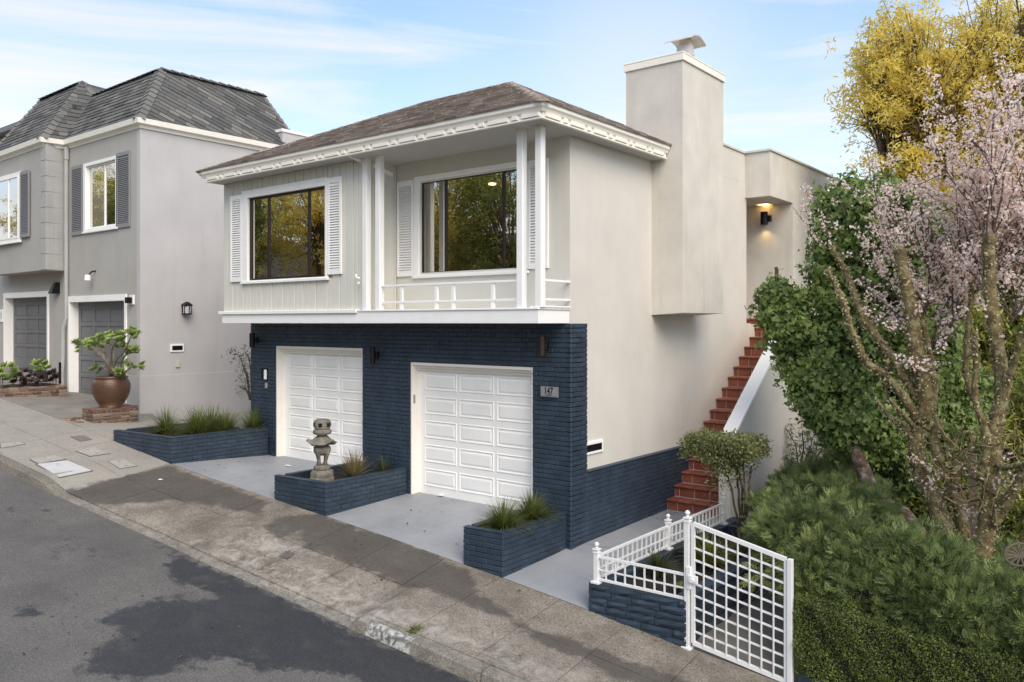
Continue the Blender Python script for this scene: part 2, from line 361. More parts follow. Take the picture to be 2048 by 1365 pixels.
def asphalt():
    m, t, b = new_mat('asphalt'); p = wpos(t)
    c = ramp(t, noise(t, p, .8, 6, .6), [(.3, (.088,.083,.077)), (.7, (.150,.141,.129))])
    g = noise(t, p, 60, 3, .95); c = mixc(t, 1., c, ramp(t, g, [(.36, (.55,)*3), (.52, (1,)*3), (.66, (1.7,)*3)]), 'MULTIPLY')
    f = edge(t, attr(t, 'damp'), p, 7, .60, .11); damp = ramp(t, g, [(.36, (.014,.014,.017)), (.52, (.030,.031,.035)), (.66, (.070,.070,.074))]); damp = mixc(t, ramp(t, noise(t, p, 1.1, 7, .7, 1.), [(.48, (0,0,0)), (.68, (.55,)*3)]), damp, (.062,.060,.060))
    sp = noise(t, p, 17, 4, .9); c = mixc(t, ramp(t, sp, [(.66, (0,0,0)), (.72, (.6,)*3)]), c, (.24,.225,.20)); oil = noise(t, p, 3.1, 6, .8); c = mixc(t, ramp(t, oil, [(.62, (0,0,0)), (.72, (.5,)*3)]), c, (.045,.043,.042))
    patch = ramp(t, noise(t, p, 2.2, 6, .7), [(.56, (1,)*3), (.72, (.62,)*3)]); c = mixc(t, math_(t, 'MULTIPLY', f, patch), c, damp)
    t.links.new(c, b.inputs['Base Color'])
    t.links.new(math_(t, 'MULTIPLY_ADD', f, -.28, .92), b.inputs['Roughness']); bump(t, b, g, .5, .006); return m
def concrete(name, c1, c2, pebble=.5, blot=(.10,.095,.085)):
    m, t, b = new_mat(name); p = wpos(t)
    c = ramp(t, noise(t, p, 1.6, 6, .62), [(.28, c1), (.72, c2)])
    g = noise(t, p, 42, 4, .95); c = mixc(t, pebble, c, ramp(t, g, [(.38, (.28,.26,.23)), (.5, (1,)*3), (.62, (1.75,1.68,1.55))]), 'MULTIPLY')
    n2 = noise(t, p, 4.5, 8, .7, .8); pale = edge(t, attr(t, 'pale'), p, 3.5, 1.1, .5); pm = math_(t, 'MULTIPLY', pale, ramp(t, n2, [(.42, (0,0,0)), (.62, (.75,)*3)]))
    c = mixc(t, pm, c, (.44,.41,.36))
    f = edge(t, attr(t, 'damp'), p, 3.2, .5, .10); c = mixc(t, math_(t, 'MULTIPLY', f, .78), c, mixc(t, g, (.030,.026,.022), (.090,.079,.067)))
    dk = ramp(t, noise(t, p, 2.4, 8, .7, 1.2), [(.56, (0,0,0)), (.75, (.55,)*3)]); c = mixc(t, dk, c, blot)
    t.links.new(c, b.inputs['Base Color']); b.inputs['Roughness'].default_value = .9; bump(t, b, g, .45, .006); return m
M['asphalt'] = asphalt()
M['walk'] = concrete('sidewalk_concrete', (.115,.098,.078), (.270,.240,.200), .8)
M['walkpale'] = concrete('pale_sidewalk_concrete', (.26,.24,.205), (.33,.305,.265), .35, (.15,.135,.115))
M['kerb'] = concrete('kerb_concrete', (.13,.12,.10), (.23,.21,.18), .8, (.07,.062,.05))
M['moss'] = paint('moss_joint', (.075,.07,.035), .4, 9, .95, 50, .5)
def drivepaint():
    m, t, b = new_mat('grey_driveway_paint'); p = wpos(t)
    c = ramp(t, noise(t, p, 1.3, 7, .65), [(.3, (.245,.255,.275)), (.7, (.335,.342,.355))])
    c = mixc(t, ramp(t, noise(t, p, 3.5, 9, .75, .6), [(.58, (0,0,0)), (.72, (.35,)*3)]), c, (.20,.195,.185))
    c = mixc(t, ramp(t, noise(t, p, 28, 3, .8), [(.68, (0,0,0)), (.74, (.6,)*3)]), c, (.12,.11,.10))
    t.links.new(c, b.inputs['Base Color']); t.links.new(ramp(t, noise(t, p, 2, 4), [(.3, (.5,)*3), (.7, (.72,)*3)]), b.inputs['Roughness']); bump(t, b, noise(t, p, 70, 4), .2, .004); return m
M['drive'] = drivepaint()
M['neighdrive'] = paint('brown_grey_concrete', (.235,.215,.185), .22, 2.2, .9, 80, .4, .005)
M['earth'] = paint('earth', (.06,.05,.035), .4, 1., 1, 15, .6, .03)

# hillside: one sheet falling along the street
def hillz(x, y):
    u, w_ = touw(x, y); return float(np.interp(u, [-160,-60,-25,60,160], [12,7.4,2.6,-8.2,-15])) - .45 + (max(0., w_-14)*.12 if w_ > 14 else 0)
xs = np.linspace(-220, 220, 89); V = [(x, y, hillz(x, y)) for x in xs for y in xs]
F = [(i*89+j, (i+1)*89+j, (i+1)*89+j+1, i*89+j+1) for i in range(88) for j in range(88)]
o = link('ground', fastmesh('ground', V, F), M['earth']); o['kind'] = 'structure'
# road
us = np.concatenate([np.linspace(-60, -12, 33), np.arange(-11.8, 6, .12), np.linspace(6, 60, 33)]); ws = np.concatenate([np.arange(1.95, 7, .12), np.linspace(7, 12.5, 8)])
V, F, UW = uwgrid(us, ws, lambda a, b: ZG(a, max(b, 2.0)))
me = fastmesh('road', V, F); addattr(me, 'damp', pick(UW, DAMP_ROAD)); o = link('road', me, M['asphalt']); o['kind'] = 'structure'
# sidewalk: a dark bed with each cast slab on top
bed = MB(); u0 = -24.
V, F, UW = uwgrid(np.arange(-40, 24, .5), [-.02, .9, 1.84], lambda a, b: ZG(a, b)-.035); bed.add(V, F)
walk = struct('sidewalk', bed, M['moss'])
k0 = -.07
for k in range(-27, 12):
    for r_, (w0, w1) in enumerate(((0., .915), (.925, 1.84))):
        a, b = k0+.93*k+.006, k0+.93*(k+1)-.006
        fine = -9 < a < 5; nn = 9 if fine else 2
        V, F, UW = uwgrid(np.linspace(a, b, nn), np.linspace(w0, w1, nn), lambda p_, q_: ZG(p_, q_))
        dz = random.uniform(-.004, .003); tp = len(V); V = [(x, y, z+dz) for x, y, z in V]
        rim = [i*nn for i in range(nn)]+[(nn-1)*nn+j for j in range(1, nn)]+[i*nn+nn-1 for i in range(nn-2, -1, -1)]+[j for j in range(nn-2, 0, -1)]
        low = [(V[i][0], V[i][1], V[i][2]-.06) for i in rim]; mm = len(rim)
        me = bpy.data.meshes.new('paving_slab'); me.from_pydata(V+low, [], F+[(rim[i], tp+i, tp+(i+1) % mm, rim[(i+1) % mm]) for i in range(mm)])
        UW2 = UW+[UW[i] for i in rim]; addattr(me, 'damp', pick(UW2, DAMP_WALK)); addattr(me, 'pale', pick(UW2, PALE)); me.update()
        o = link('paving_slab', me, M['walkpale'] if k < -8 else M['walk'], walk)
# kerbs
def kerb(us, name):
    mb = MB(); n = len(us); V = []
    for a in us:
        for (b, z) in ((1.845, ZR(a)+lift(a)), (1.985, ZR(a)+lift(a)), (2.015, ZR(a)+lift(a)-.02*(lift(a) > .05)), (2.05, ZR(a)-.05), (1.845, ZR(a)-.1)):
            x, y = uw(a, b); V.append((x, y, z))
    F = [(i*5+j, (i+1)*5+j, (i+1)*5+(j+1) % 5, i*5+(j+1) % 5) for i in range(n-1) for j in range(5)]+[(0,1,2,3,4), tuple((n-1)*5+j for j in (4,3,2,1,0))]
    mb.add(V, F); o = struct(name, mb, M['kerb']); addattr(o.data, 'damp', [1]*len(V)); addattr(o.data, 'pale', pick([touw(v[0], v[1]) for v in V], PALE)); return o
kl = kerb(list(np.arange(-24, -8.1, .8))+[-8.15,-8.0,-7.85,-7.7,-7.55], 'kerb')
km = kerb(list(np.linspace(-7.54, -.94, 24)), 'kerb')
kr = kerb([-.93,-.86,-.79,-.72,-.5,0,.5,1.07], 'kerb'); kerb([1.085]+list(np.arange(1.5, 20, .8)), 'kerb')
mb = MB()
def kq(u0, u1, rows, eps):
    V = []
    for a in np.linspace(u0, u1, 6):
        for b, dz in rows:
            x, y = uw(a, b+eps); V.append((x, y, ZR(a)+lift(a)+dz+.004))
    return V, [(i*len(rows)+j, (i+1)*len(rows)+j, (i+1)*len(rows)+j+1, i*len(rows)+j+1) for i in range(5) for j in range(len(rows)-1)]
kw_, F = kq(-.58, .10, [(1.94,0),(1.987,0),(2.017,-.02),(2.045,-.145)], .003)
mb.add(kw_, F)
mk, t, b = new_mat('chipped_white_kerb_paint'); p = wpos(t); c = ramp(t, noise(t, p, 14, 8, .75), [(.44, (.48,.48,.46)), (.56, (.15,.14,.125))]); t.links.new(c, b.inputs['Base Color']); b.inputs['Roughness'].default_value = .8
part('kerb_paint', mb, mk, kr)
def text_mesh(s, size, depth=.004):
    cu = bpy.data.curves.new('lettering', 'FONT'); cu.body = s; cu.size = size; cu.extrude = depth/2; cu.align_x = 'CENTER'; cu.align_y = 'CENTER'
    to = bpy.data.objects.new('tmp', cu); COL.objects.link(to); bpy.context.view_layer.update()
    me = bpy.data.meshes.new_from_object(to.evaluated_get(bpy.context.evaluated_depsgraph_get())); bpy.data.objects.remove(to); return me
def place_text(s, size, origin, xdir, updir, mat, parent, name='numeral', sx=1.):
    me = text_mesh(s, size); xd = Vector(xdir).normalized()*sx; ud = Vector(updir).normalized(); nd = Vector(xdir).normalized().cross(ud)
    off = Vector(WL.get(parent.name, (0,0,0))); mt = Matrix(((xd.x,ud.x,nd.x,origin[0]-off.x),(xd.y,ud.y,nd.y,origin[1]-off.y),(xd.z,ud.z,nd.z,origin[2]-off.z),(0,0,0,1))); me.transform(mt)
    me.materials.clear(); return link(name, me, mat, parent)
a_ = -.22; x, y = uw(a_, 2.043)
place_text('147', .13, (x, y-.006, ZR(a_)+lift(a_)-.075), (CT, ST, -.12), (0,.12,1), simple('faded_black_paint', (.14,.14,.135), .8), kr, sx=1.5)
# moss tuft in the joint
def patch(x0, x1, yb, zb, nx=14, ny=10, dz=0., zb1=None):
    V = []; zb1 = zb if zb1 is None else zb1
    for i in range(nx+1):
        x = x0+(x1-x0)*i/nx; yp = yprop(x)+.004; zf = ZP(touw(x, yp)[0])
        for j in range(ny+1):
            t_ = j/ny; V.append((x, yp+(yb-yp)*t_, zf+(zb+(zb1-zb)*i/nx-zf)*(t_*.85+.15*t_*t_)+dz))
    return V, [(i*(ny+1)+j, (i+1)*(ny+1)+j, (i+1)*(ny+1)+j+1, i*(ny+1)+j+1) for i in range(nx) for j in range(ny)]
def ground_patch(name, m, *a, **k):
    mb = MB(); mb.add(*patch(*a, **k)); return struct(name, mb, m)
ground_patch('driveway', M['drive'], -7.52, -4.60, .3, .605, zb1=.60)
ground_patch('driveway', M['drive'], -3.50, -.70, .3, .37, zb1=.385)
mb = MB(); mb.add(*patch(-.12, 1.35, .4, -.005, zb1=-.03)); 
V = [(x_, y_, z_) for x_, y_, z_ in ((-.05,.4,-.005),(1.35,.4,-.03),(1.35,3.1,.03),(-.05,3.1,.03))]; mb.add(V, [(0,1,2,3)])
struct('footpath', mb, M['drive'])
mb = MB(); mb.add([(-.05,.33,.002),(1.3,.5,-.014),(1.3,.506,-.014),(-.05,.336,.002)], [(0,1,2,3)]); struct('path_joint', mb, M['moss'])
ground_patch('side_passage', M['walkpale'], -11.40, -8.0, .5, .99, zb1=.99)
mb = MB(); mb.add([(-11.76,.495,.99),(-8.0,.495,.99),(-8.0,16,1.4),(-11.76,16,1.4)], [(0,1,2,3)]); o = struct('passage_floor', mb, M['walkpale']); addattr(o.data, 'damp', [1]*4); addattr(o.data, 'pale', [1]*4)
for o in (bpy.data.objects['side_passage'],): addattr(o.data, 'damp', [1]*len(o.data.vertices)); addattr(o.data, 'pale', [1]*len(o.data.vertices))
ground_patch('neighbour_driveway', M['neighdrive'], -15.6, -12.4, -.2, 1.50, zb1=1.44)
ground_patch('neighbour_driveway', M['neighdrive'], -12.4, -11.38, -.2, 1.44, zb1=1.06)
ground_patch('neighbour_driveway', M['neighdrive'], -24, -15.6, -.2, 2.55, zb1=1.50)
mb = MB(); mb.add(*patch(2.40, 3.9, 3.2, -.38, zb1=-.4)); struct('side_path', mb, M['neighdrive'])
ground_patch('garden_soil', M['soil'], 3.75, 14, 16, .3, zb1=-.6)
# utility covers in the pavement
def cover(name, px4, z, m, label, rise=.002, group='utility covers in the pavement'):
    pts = []
    for p_ in px4:
        u_, w_ = ground_px(*p_); x, y = uw(u_, w_); pts.append((x, y, ZG(u_, w_)+rise))
    c_ = tuple(np.mean(np.array(pts), 0)); th_ = thing(name, label, 'utility cover', c_, group)
    cen = Vector(c_); n_ = (Vector(pts[1])-Vector(pts[0])).cross(Vector(pts[2])-Vector(pts[0])).normalized()
    if n_.z < 0: n_ = -n_; pts = pts[::-1]
    mb = MB(); mb.slab([Vector(q) for q in pts], n_, .004, .02); part('frame', mb, M['kerbrim'], th_)
    mb = MB(); mb.slab([cen+(Vector(q)-cen)*.92 for q in pts], n_, .010, .0); part('lid', mb, m, th_)
    for s_ in (-.55, .55):
        q = cen+(Vector(pts[0])-cen)*s_*.8*.7+(Vector(pts[1])-cen)*s_*.5; e = (Vector(pts[1])-Vector(pts[0])).normalized(); mb = MB(); mb.bar(q-e*.022+n_*.0105, q+e*.022+n_*.0105, .014, .004, n_); part('lift_slot', mb, M['kerbrim'], th_)
M['kerbrim'] = paint('dark_rim', (.12,.11,.10), .2, 12, .9); M['lidw'] = paint('whitish_lid', (.52,.51,.50), .08, 5, .8, 60, .3); M['lidc'] = paint('beige_lid', (.36,.335,.295), .12, 6, .9, 60, .3)
cover('utility_cover', [(70,929),(136,921),(187,943),(118,957)], 0, M['lidw'], 'largest whitish rectangular utility cover near the left kerb')
cover('utility_cover', [(58,920),(112,911),(134,919),(76,929)], 0, M['lidc'], 'narrow beige slab against the uphill side of the large white utility cover')
cover('utility_cover', [(150,903),(188,894),(221,908),(180,914)], 0, M['lidc'], 'plain beige square cover higher up the pavement, behind the large white one')
cover('utility_cover', [(215,924),(250,919),(276,933),(240,939)], 0, M['lidc'], 'beige cover with dark double rim, closest to the left navy planter')
cover('utility_cover', [(0,889),(40,885),(52,889),(20,895),(0,897)], 0, M['lidc'], 'pale rounded cover cut by the left picture edge')
cover('utility_cover', [(572,1103),(590,1108),(575,1120),(557,1114)], 0, M['kerbrim'], 'small dark metal square cover in the stained apron below the lantern', group=None)
cover('utility_cover', [(140,874),(168,871),(185,880),(160,884)], 0, paint('reddish_lid', (.20,.165,.14), .2, 8, .9), 'small rusty reddish cover nearest the brick pedestal')
# ------------------------------------------------------------ generic builders for pieces
def clip(poly, a, n):           # keep side where (p-a).n <= 0
    out_ = []
    for i in range(len(poly)):
        p, q = poly[i], poly[(i+1) % len(poly)]; dp, dq = (p-a).dot(n), (q-a).dot(n)
        if dp <= 0: out_.append(p)
        if dp*dq < 0: out_.append(p+(q-p)*(dp/(dp-dq)))
    return out_
def camdist(p): return (Vector(p)-Vector(CAM)).length
def many(name, parent, mats, pieces, limit=300, tone=False):
    """pieces: list of (centre, function adding to an MB); nearest ones as objects, the rest joined"""
    pieces.sort(key=lambda q: camdist(q[0]))
    for c_, fn in pieces[:limit]:
        mb = MB(); fn(mb); me = mb.mesh(name, WL.get(parent.name, (0,0,0))); o = link(name, me, mats, parent)
    if len(pieces) > limit:
        mb = MB(); tn = []
        for c_, fn in pieces[limit:]:
            k = len(mb.v); fn(mb); tn += [random.random()]*(len(mb.v)-k)
        me = mb.mesh(name, WL.get(parent.name, (0,0,0)))
        if tone: addattr(me, 'tone', tn)
        o = link(name, me, mats, parent); o['kind'] = 'stuff'
def shingle(parent, poly, up, mats, expo=.15, wid=.3, lim=300, name='shingle', th=.02):
    """overlapping tabs over a planar polygon; up = direction up the slope"""
    poly = [Vector(p) for p in poly]; up = Vector(up).normalized(); n = Vector((0,0,0))
    for i in range(len(poly)): n += poly[i].cross(poly[(i+1) % len(poly)])
    n.normalize();  n = n if n.z > 0 or abs(n.z) < 1e-6 else -n
    up = (up-n*up.dot(n)).normalized(); s = up.cross(n); o = poly[0]
    ss = [(p-o).dot(s) for p in poly]; tt = [(p-o).dot(up) for p in poly]; pcs = []; row = 0; t = min(tt)
    cen = sum(poly, Vector())/len(poly)
    edges = []
    for i in range(len(poly)):
        a, b = poly[i], poly[(i+1) % len(poly)]; en = (b-a).cross(n).normalized()
        if (cen-a).dot(en) > 0: en = -en
        edges.append((a, en))
    while t < max(tt):
        x = min(ss)-random.random()*wid
        while x < max(ss):
            w_ = wid*random.uniform(.55, 1.15); g = .004; j = random.uniform(-.008, .008)
            q = [o+s*(x+g)+up*(t+j), o+s*(x+w_-g)+up*(t+j), o+s*(x+w_-g)+up*(t+expo), o+s*(x+g)+up*(t+expo)]
            for a, en in edges:
                if len(q) >= 3: q = clip(q, a, en)
            if len(q) >= 3:
                h = th*random.uniform(.8, 1.35)
                def fn(mb, q=q, h=h, t=t):
                    b_ = len(q); lo = [p-n*.01 for p in q]; hi = [p+n*(h*(1-.75*max(0, min(1, ((p-o).dot(up)-t)/expo)))+.002) for p in q]
                    mb.add(lo+hi, [tuple(range(b_, 2*b_))]+[(i, (i+1) % b_, b_+(i+1) % b_, b_+i) for i in range(b_)])
                pcs.append((sum(q, Vector())/len(q), fn))
            x += w_
        t += expo; row += 1
    return pcs
def brickrun(o, d, n, length, z0, z1, holes=(), bl=.205, ch=.0735, bh=.0655, proud=.012, zlow=None, ztop=None, lj=.006):
    """courses of bricks on a vertical face: o start, d along, n outward. Returns piece list"""
    o, d, n = Vector(o), Vector(d), Vector(n); pcs = []; k = 0; z = z0
    while z < z1-.02:
        h = min(bh, z1-z); ivs = [(0., length)]
        for (a, b, hz0, hz1) in holes:
            if z+h*.5 > hz0 and z+h*.5 < hz1:
                ivs = [iv for i0, i1 in ivs for iv in ((i0, min(i1, a)), (max(i0, b), i1)) if iv[1]-iv[0] > .01]
        for i0, i1 in ivs:
            x = math.floor(i0/bl)*bl+(bl/2 if k % 2 else 0)-bl
            while x < i1:
                a, b = max(x, i0), min(x+bl-lj, i1)
                if b-a > .02 and (zlow is None or z+h > zlow(o+d*(a+b)/2)):
                    jt = random.uniform(-.003, .003); jz = random.uniform(-.003, .003); e = random.uniform(0, .002)
                    def fn(mb, a=a, b=b, z=z, h=h, jt=jt, jz=jz, e=e):
                        mbx = MB(); mbx.box(0, 0, 0, b-a-e, proud+.02, h, .006)
                        mb.add([o+d*(a+vx)+n*(vy-.02+jt)+Vector((0,0,z+vz+jz)) for vx, vy, vz in mbx.v], mbx.f if d.cross(n).z > 0 else [f[::-1] for f in mbx.f])
                    c_ = o+d*(a+b)/2; pcs.append(((c_.x, c_.y, z+h/2), fn))
                x += bl
        z += ch; k += 1
    return pcs
def shutter(parent, x0, x1, z0, z1, y, m, slat=.045, zs=0.):
    s = MB(); fr = .055
    s.box(x0, y-.035, z0, x0+fr, y, z1, .004); s.box(x1-fr, y-.035, z0, x1, y, z1, .004); s.box(x0+fr, y-.033, z0, x1-fr, y-.001, z0+.1); s.box(x0+fr, y-.033, z1-.09, x1-fr, y-.001, z1); s.box(x0+fr, y-.006, z0+.1, x1-fr, y, z1-.09)
    sh = part('shutter', s, m, parent); sh0 = None; z = z0+.12
    while z < z1-.11:
        if sh0 is None:
            l = MB(); l.add([(x0+fr,y-.034,z-.004),(x1-fr,y-.034,z-.004),(x1-fr,y-.008,z+.026),(x0+fr,y-.008,z+.026),(x0+fr,y-.034,z+.004),(x1-fr,y-.034,z+.004),(x1-fr,y-.008,z+.034),(x0+fr,y-.008,z+.034)], [(0,3,2,1),(4,5,6,7),(0,1,5,4),(1,2,6,5),(2,3,7,6),(3,0,4,7)])
            sh0 = part('louver', l, m, sh); zf = z
        else:
            c_ = sh0.copy(); COL.objects.link(c_); c_.parent = sh; c_.location = (0,0,z-zf)
        z += slat
    return sh
def window(parent, y, tx0, tx1, tz0, tz1, gx0, gx1, gz0, gz1, mulls, trim, frame, sillout=.06, tside=.03, deep=.12, recess=.05):
    t_ = MB()
    for b_ in ((tx0,tz0,gx0-.03,tz1),(gx1+.03,tz0,tx1,tz1),(gx0-.03,gz1+.03,gx1+.03,tz1),(gx0-.03,tz0,gx1+.03,gz0-.03)): t_.box(b_[0], y-.04, b_[1], b_[2], y+.02, b_[3], .004)
    part('window_trim', t_, trim, parent)
    t_ = MB(); t_.box(tx0-tside, y-sillout, tz0-.035, tx1+tside, y, tz0+.012, .005); part('sill', t_, trim, parent)
    f = MB(); e = .04; yy = y+recess
    f.box(gx0-.03, yy-.03, gz0-.03, gx0+e-.03, yy+.03, gz1+.03); f.box(gx1+.03-e, yy-.03, gz0-.03, gx1+.03, yy+.03, gz1+.03); f.box(gx0+e-.03, yy-.029, gz1+.03-e, gx1+.03-e, yy+.029, gz1+.03); f.box(gx0+e-.03, yy-.029, gz0-.03, gx1+.03-e, yy+.029, gz0-.03+e)
    wd = part('window', f, frame, parent)
    for mxx in mulls: f = MB(); f.box(mxx-.02, yy-.025, gz0, mxx+.02, yy+.025, gz1); part('mullion', f, frame, wd)
    xs_ = [gx0-.02]+list(mulls)+[gx1+.02]
    for a, b in zip(xs_[:-1], xs_[1:]):
        tl = random.uniform(-.002, .002); g = MB(); g.add([(a,yy+tl,gz0-.02),(b,yy-tl,gz0-.02),(b,yy-tl,gz1+.02),(a,yy+tl,gz1+.02)], [(0,1,2,3)]); part('pane', g, M['glass'], wd)
    return wd
def wallx(mb, y0, y1, x0, x1, z0, z1, holes=()):     # wall in the X direction with rectangular holes (x0,x1,z0,z1)
    hs = sorted(holes); x = x0
    for a, b, c_, d_ in hs:
        if a > x: mb.box(x, y0, z0, a, y1, z1)
        if c_ > z0: mb.box(a, y0, z0, b, y1, c_)
        if d_ < z1: mb.box(a, y0, d_, b, y1, z1)
        x = b
    if x < x1: mb.box(x, y0, z0, x1, y1, z1)
def garage_door(parent, x0, x1, z0, z1, y, m, cols, rows, pw, ph, raised=True, top=None):
    """cols: left x of each panel, rows: bottom z"""
    d = MB(); d.box(x0, y, z0, x1, y+.04, z1); dr = part('garage_door', d, m, parent)
    if not raised:
        zz = [z0]+[v for r_ in sorted(rows) for v in (r_, r_+ph)]+[z1]
        for i in range(0, len(zz), 2):
            if zz[i+1]-zz[i] > .01: part('door_rail', MB().box(x0, y-.022, zz[i], x1, y-.0005, zz[i+1]-.003, .005), m, dr)
        xx = [x0]+[v for c_ in cols for v in (c_, c_+pw)]+[x1]
        for i in range(0, len(xx), 2):
            if xx[i+1]-xx[i] > .01: part('door_stile', MB().box(xx[i], y-.020, z0, xx[i+1], y-.0008, z1, .005), m, dr)
    g = MB()
    for r_ in rows[1:]: g.box(x0, y-.004, r_+ph+(rows[0]-rows[1]-ph)*.5-.004, x1, y+.001, r_+ph+(rows[0]-rows[1]-ph)*.5+.002)
    first = None
    for r_ in rows:
        for c_ in cols:
            if first is None:
                p = MB(); e = .03 if raised else .02
                if raised:
                    a0, a1, b0, b1 = c_, c_+pw, r_, r_+ph     # moulded frame with raised field
                    p.add([(a0,y-.014,b0),(a1,y-.014,b0),(a1,y-.014,b1),(a0,y-.014,b1),(a0+e,y-.001,b0+e),(a1-e,y-.001,b0+e),(a1-e,y-.001,b1-e),(a0+e,y-.001,b1-e),(a0+2*e,y-.012,b0+2*e),(a1-2*e,y-.012,b0+2*e),(a1-2*e,y-.012,b1-2*e),(a0+2*e,y-.012,b1-2*e),
                           (a0-.012,y,b0-.012),(a1+.012,y,b0-.012),(a1+.012,y,b1+.012),(a0-.012,y,b1+.012)],
                          [(0,1,5,4),(1,2,6,5),(2,3,7,6),(3,0,4,7),(4,5,9,8),(5,6,10,9),(6,7,11,10),(7,4,8,11),(8,9,10,11),(12,13,1,0),(13,14,2,1),(14,15,3,2),(15,12,0,3)])
                else:
                    p.box(c_+.02, y-.006, r_+.02, c_+pw-.02, y+.002, r_+ph-.02, .004)
                first = part('panel', p, m, dr); fx, fz = c_, r_
            else:
                q = first.copy(); COL.objects.link(q); q.parent = dr; q.location = (c_-fx, 0, r_-fz)
    return dr
def wall_lamp(parent, x, y, z0, z1, r=.055, m='black'):
    mb = MB(); mb.lathe([(r*.9, z0),(r, z0+.01),(r, z1-.01),(r*.9, z1)], 16, (x, y-.13)); o = part('wall_lamp', mb, M[m], parent, False)
    mb = MB(); mb.box(x-.045, y-.07, (z0+z1)/2-.06, x+.045, y, (z0+z1)/2+.06, .01); part('bracket', mb, M['black'], o); return o

# ------------------------------------------------------------ the house
H = thing('house', 'cream two-storey house with navy painted brick base, white garage doors and big chimney', 'house', (-4,3,0))
s = MB()    # long side wall and rear block
s.box(-.25, .11, -.3, -.1, 6.78, 6.30); s.box(-.25, 4.3, 6.302, -.1, 6.70, 6.925)
part('side_wall', s, M['stucco'], H)
s = MB(); s.box(-1.3, 6.704, 5.99, .443, 8.06, 6.93); s.box(-8.0, 8.06, 3.3, .443, 24, 6.93); s.box(-1.5, 6.9, 3.3, -1.3, 8.06, 5.99); s.box(-.25, 6.78, .2, -.1, 8.06, 3.3); s.box(-.25, 8.06, .2, .443, 24, 3.3); s.box(-8.0, 6.0, 3.3, -1.5, 6.3, 6.9); s.box(-1.52, 6.3, 5.99, -1.3, 8.05, 6.9)
part('rear_block', s, M['stucco_old'], H)
s = MB(); s.box(-.29, 4.26, 6.925, -.07, 6.66, 6.965); s.box(-1.35, 6.664, 6.931, .475, 8.02, 6.971); s.box(-8.0, 8.021, 6.931, .475, 24.03, 6.971); part('parapet_cap', s, M['stucco_old'], H)
s = MB(); s.box(-1.3, 7.78, 3.30, .99, 8.06, 3.425); part('entry_landing', s, M['tile'], H)
# upper facade pieces
BW = (-3.22, -.905, 4.20, 5.76)
s = MB(); wallx(s, .11, .25, -3.9, -.25, 3.3, 6.14, [BW]); s.box(-4.0, -.60, 3.53, -3.86, .25, 6.14); part('balcony_wall', s, M['greigewall'], H)
LW = (-7.17, -4.86, 4.19, 5.75)
s = MB(); wallx(s, -.61, -.50, -8.05, -4.0, 3.5, 6.14, [LW]); s.box(-8.08, -.50, 3.5, -7.95, 8, 6.14); part('front_wall', s, M['greige'], H)
x = -8.08; bi = 0
while x < -3.86:       # upright boards, cut round the window
    bw = (.135, .20, .165, .20, .12)[bi % 5]; bi += 1; x1 = min(x+bw, -3.85); s = MB(); y0 = -.65+(.004 if bi % 2 else 0)
    hole = x1 > LW[0]-.16 and x < LW[1]+.12
    if hole:
        s.box(x+.003, y0, 3.56, x1-.010, -.61, 4.13, .006); part('board', s, M['greige'], H); s = MB(); s.box(x+.003, y0, 5.90, x1-.010, -.61, 6.14, .006)
    else: s.box(x+.003, y0, 3.56, x1-.010, -.61, 6.14, .006)
    part('board', s, M['greige'], H); x = x1
s = MB(); s.box(-3.86, -.645, 3.56, -3.80, -.56, 6.14, .005); s.box(-3.86, -.56, 3.56, -3.845, .11, 6.14); part('corner_board', s, M['greige'], H)
# balcony deck and band
s = MB(); s.box(-8.06, -.69, 3.33, -.1, .10, 3.525); s.box(-3.95, -.71, 3.526, -.08, .10, 3.555, .005); part('deck', s, M['white'], H)
s = MB(); s.box(-8.15, -.73, 3.50, -3.95, -.64, 3.565, .008); part('band_trim', s, M['white'], H)
s = MB(); s.box(-8.0, 0.1, 2.9, -.3, 8, 3.32); part('floor_slab', s, M['stucco'], H)
for y_ in np.arange(-.62, .05, .142):       # little deck boards seen at the side
    s = MB(); s.box(-.3, y_, 3.556, -.065, y_+.132, 3.582, .003); part('deck_board', s, M['white'], H)
# posts and railing
for px0, px1 in ((-3.845,-3.735), (-3.52,-3.41), (-.50,-.39), (-.165,-.055)):
    s = MB(); s.box(px0, -.68, 3.555, px1, -.57, 6.16, .006); part('porch_post', s, M['white'], H)
rail = part('balcony_railing', MB().box(-3.41, -.65, 3.93, -.5, -.59, 3.965, .004), M['white'], H)
part('rail', MB().box(-3.41, -.645, 3.655, -.5, -.60, 3.69, .004), M['white'], rail)
for bx in (-2.94, -2.15, -1.79, -.99): part('baluster', MB().box(bx-.03, -.64, 3.556, bx+.03, -.60, 3.93, .003), M['white'], rail)
for z_ in (3.93, 3.655): part('side_rail', MB().box(-.135, -.57, z_, -.085, .11, z_+.035, .004), M['white'], rail)
s = MB(); s.tube([(-3.855,-.72,4.09),(-3.90,-.76,4.11),(-3.93,-.74,4.16)], .016, 6); s.tube([(-3.88,-.72,4.02),(-3.86,-.76,4.0)], .02, 6); part('hose_tap', s, M['white'], H)
# downspout
s = MB(); s.bar((-3.90,-1.0,6.19), (-3.845,.02,5.95), .05, .07); part('downspout', s, M['white'], H)
s = MB(); s.tube([(-3.83,.075,5.95),(-3.83,.075,3.56)], .018, 8); part('downspout', s, M['greige'], H)
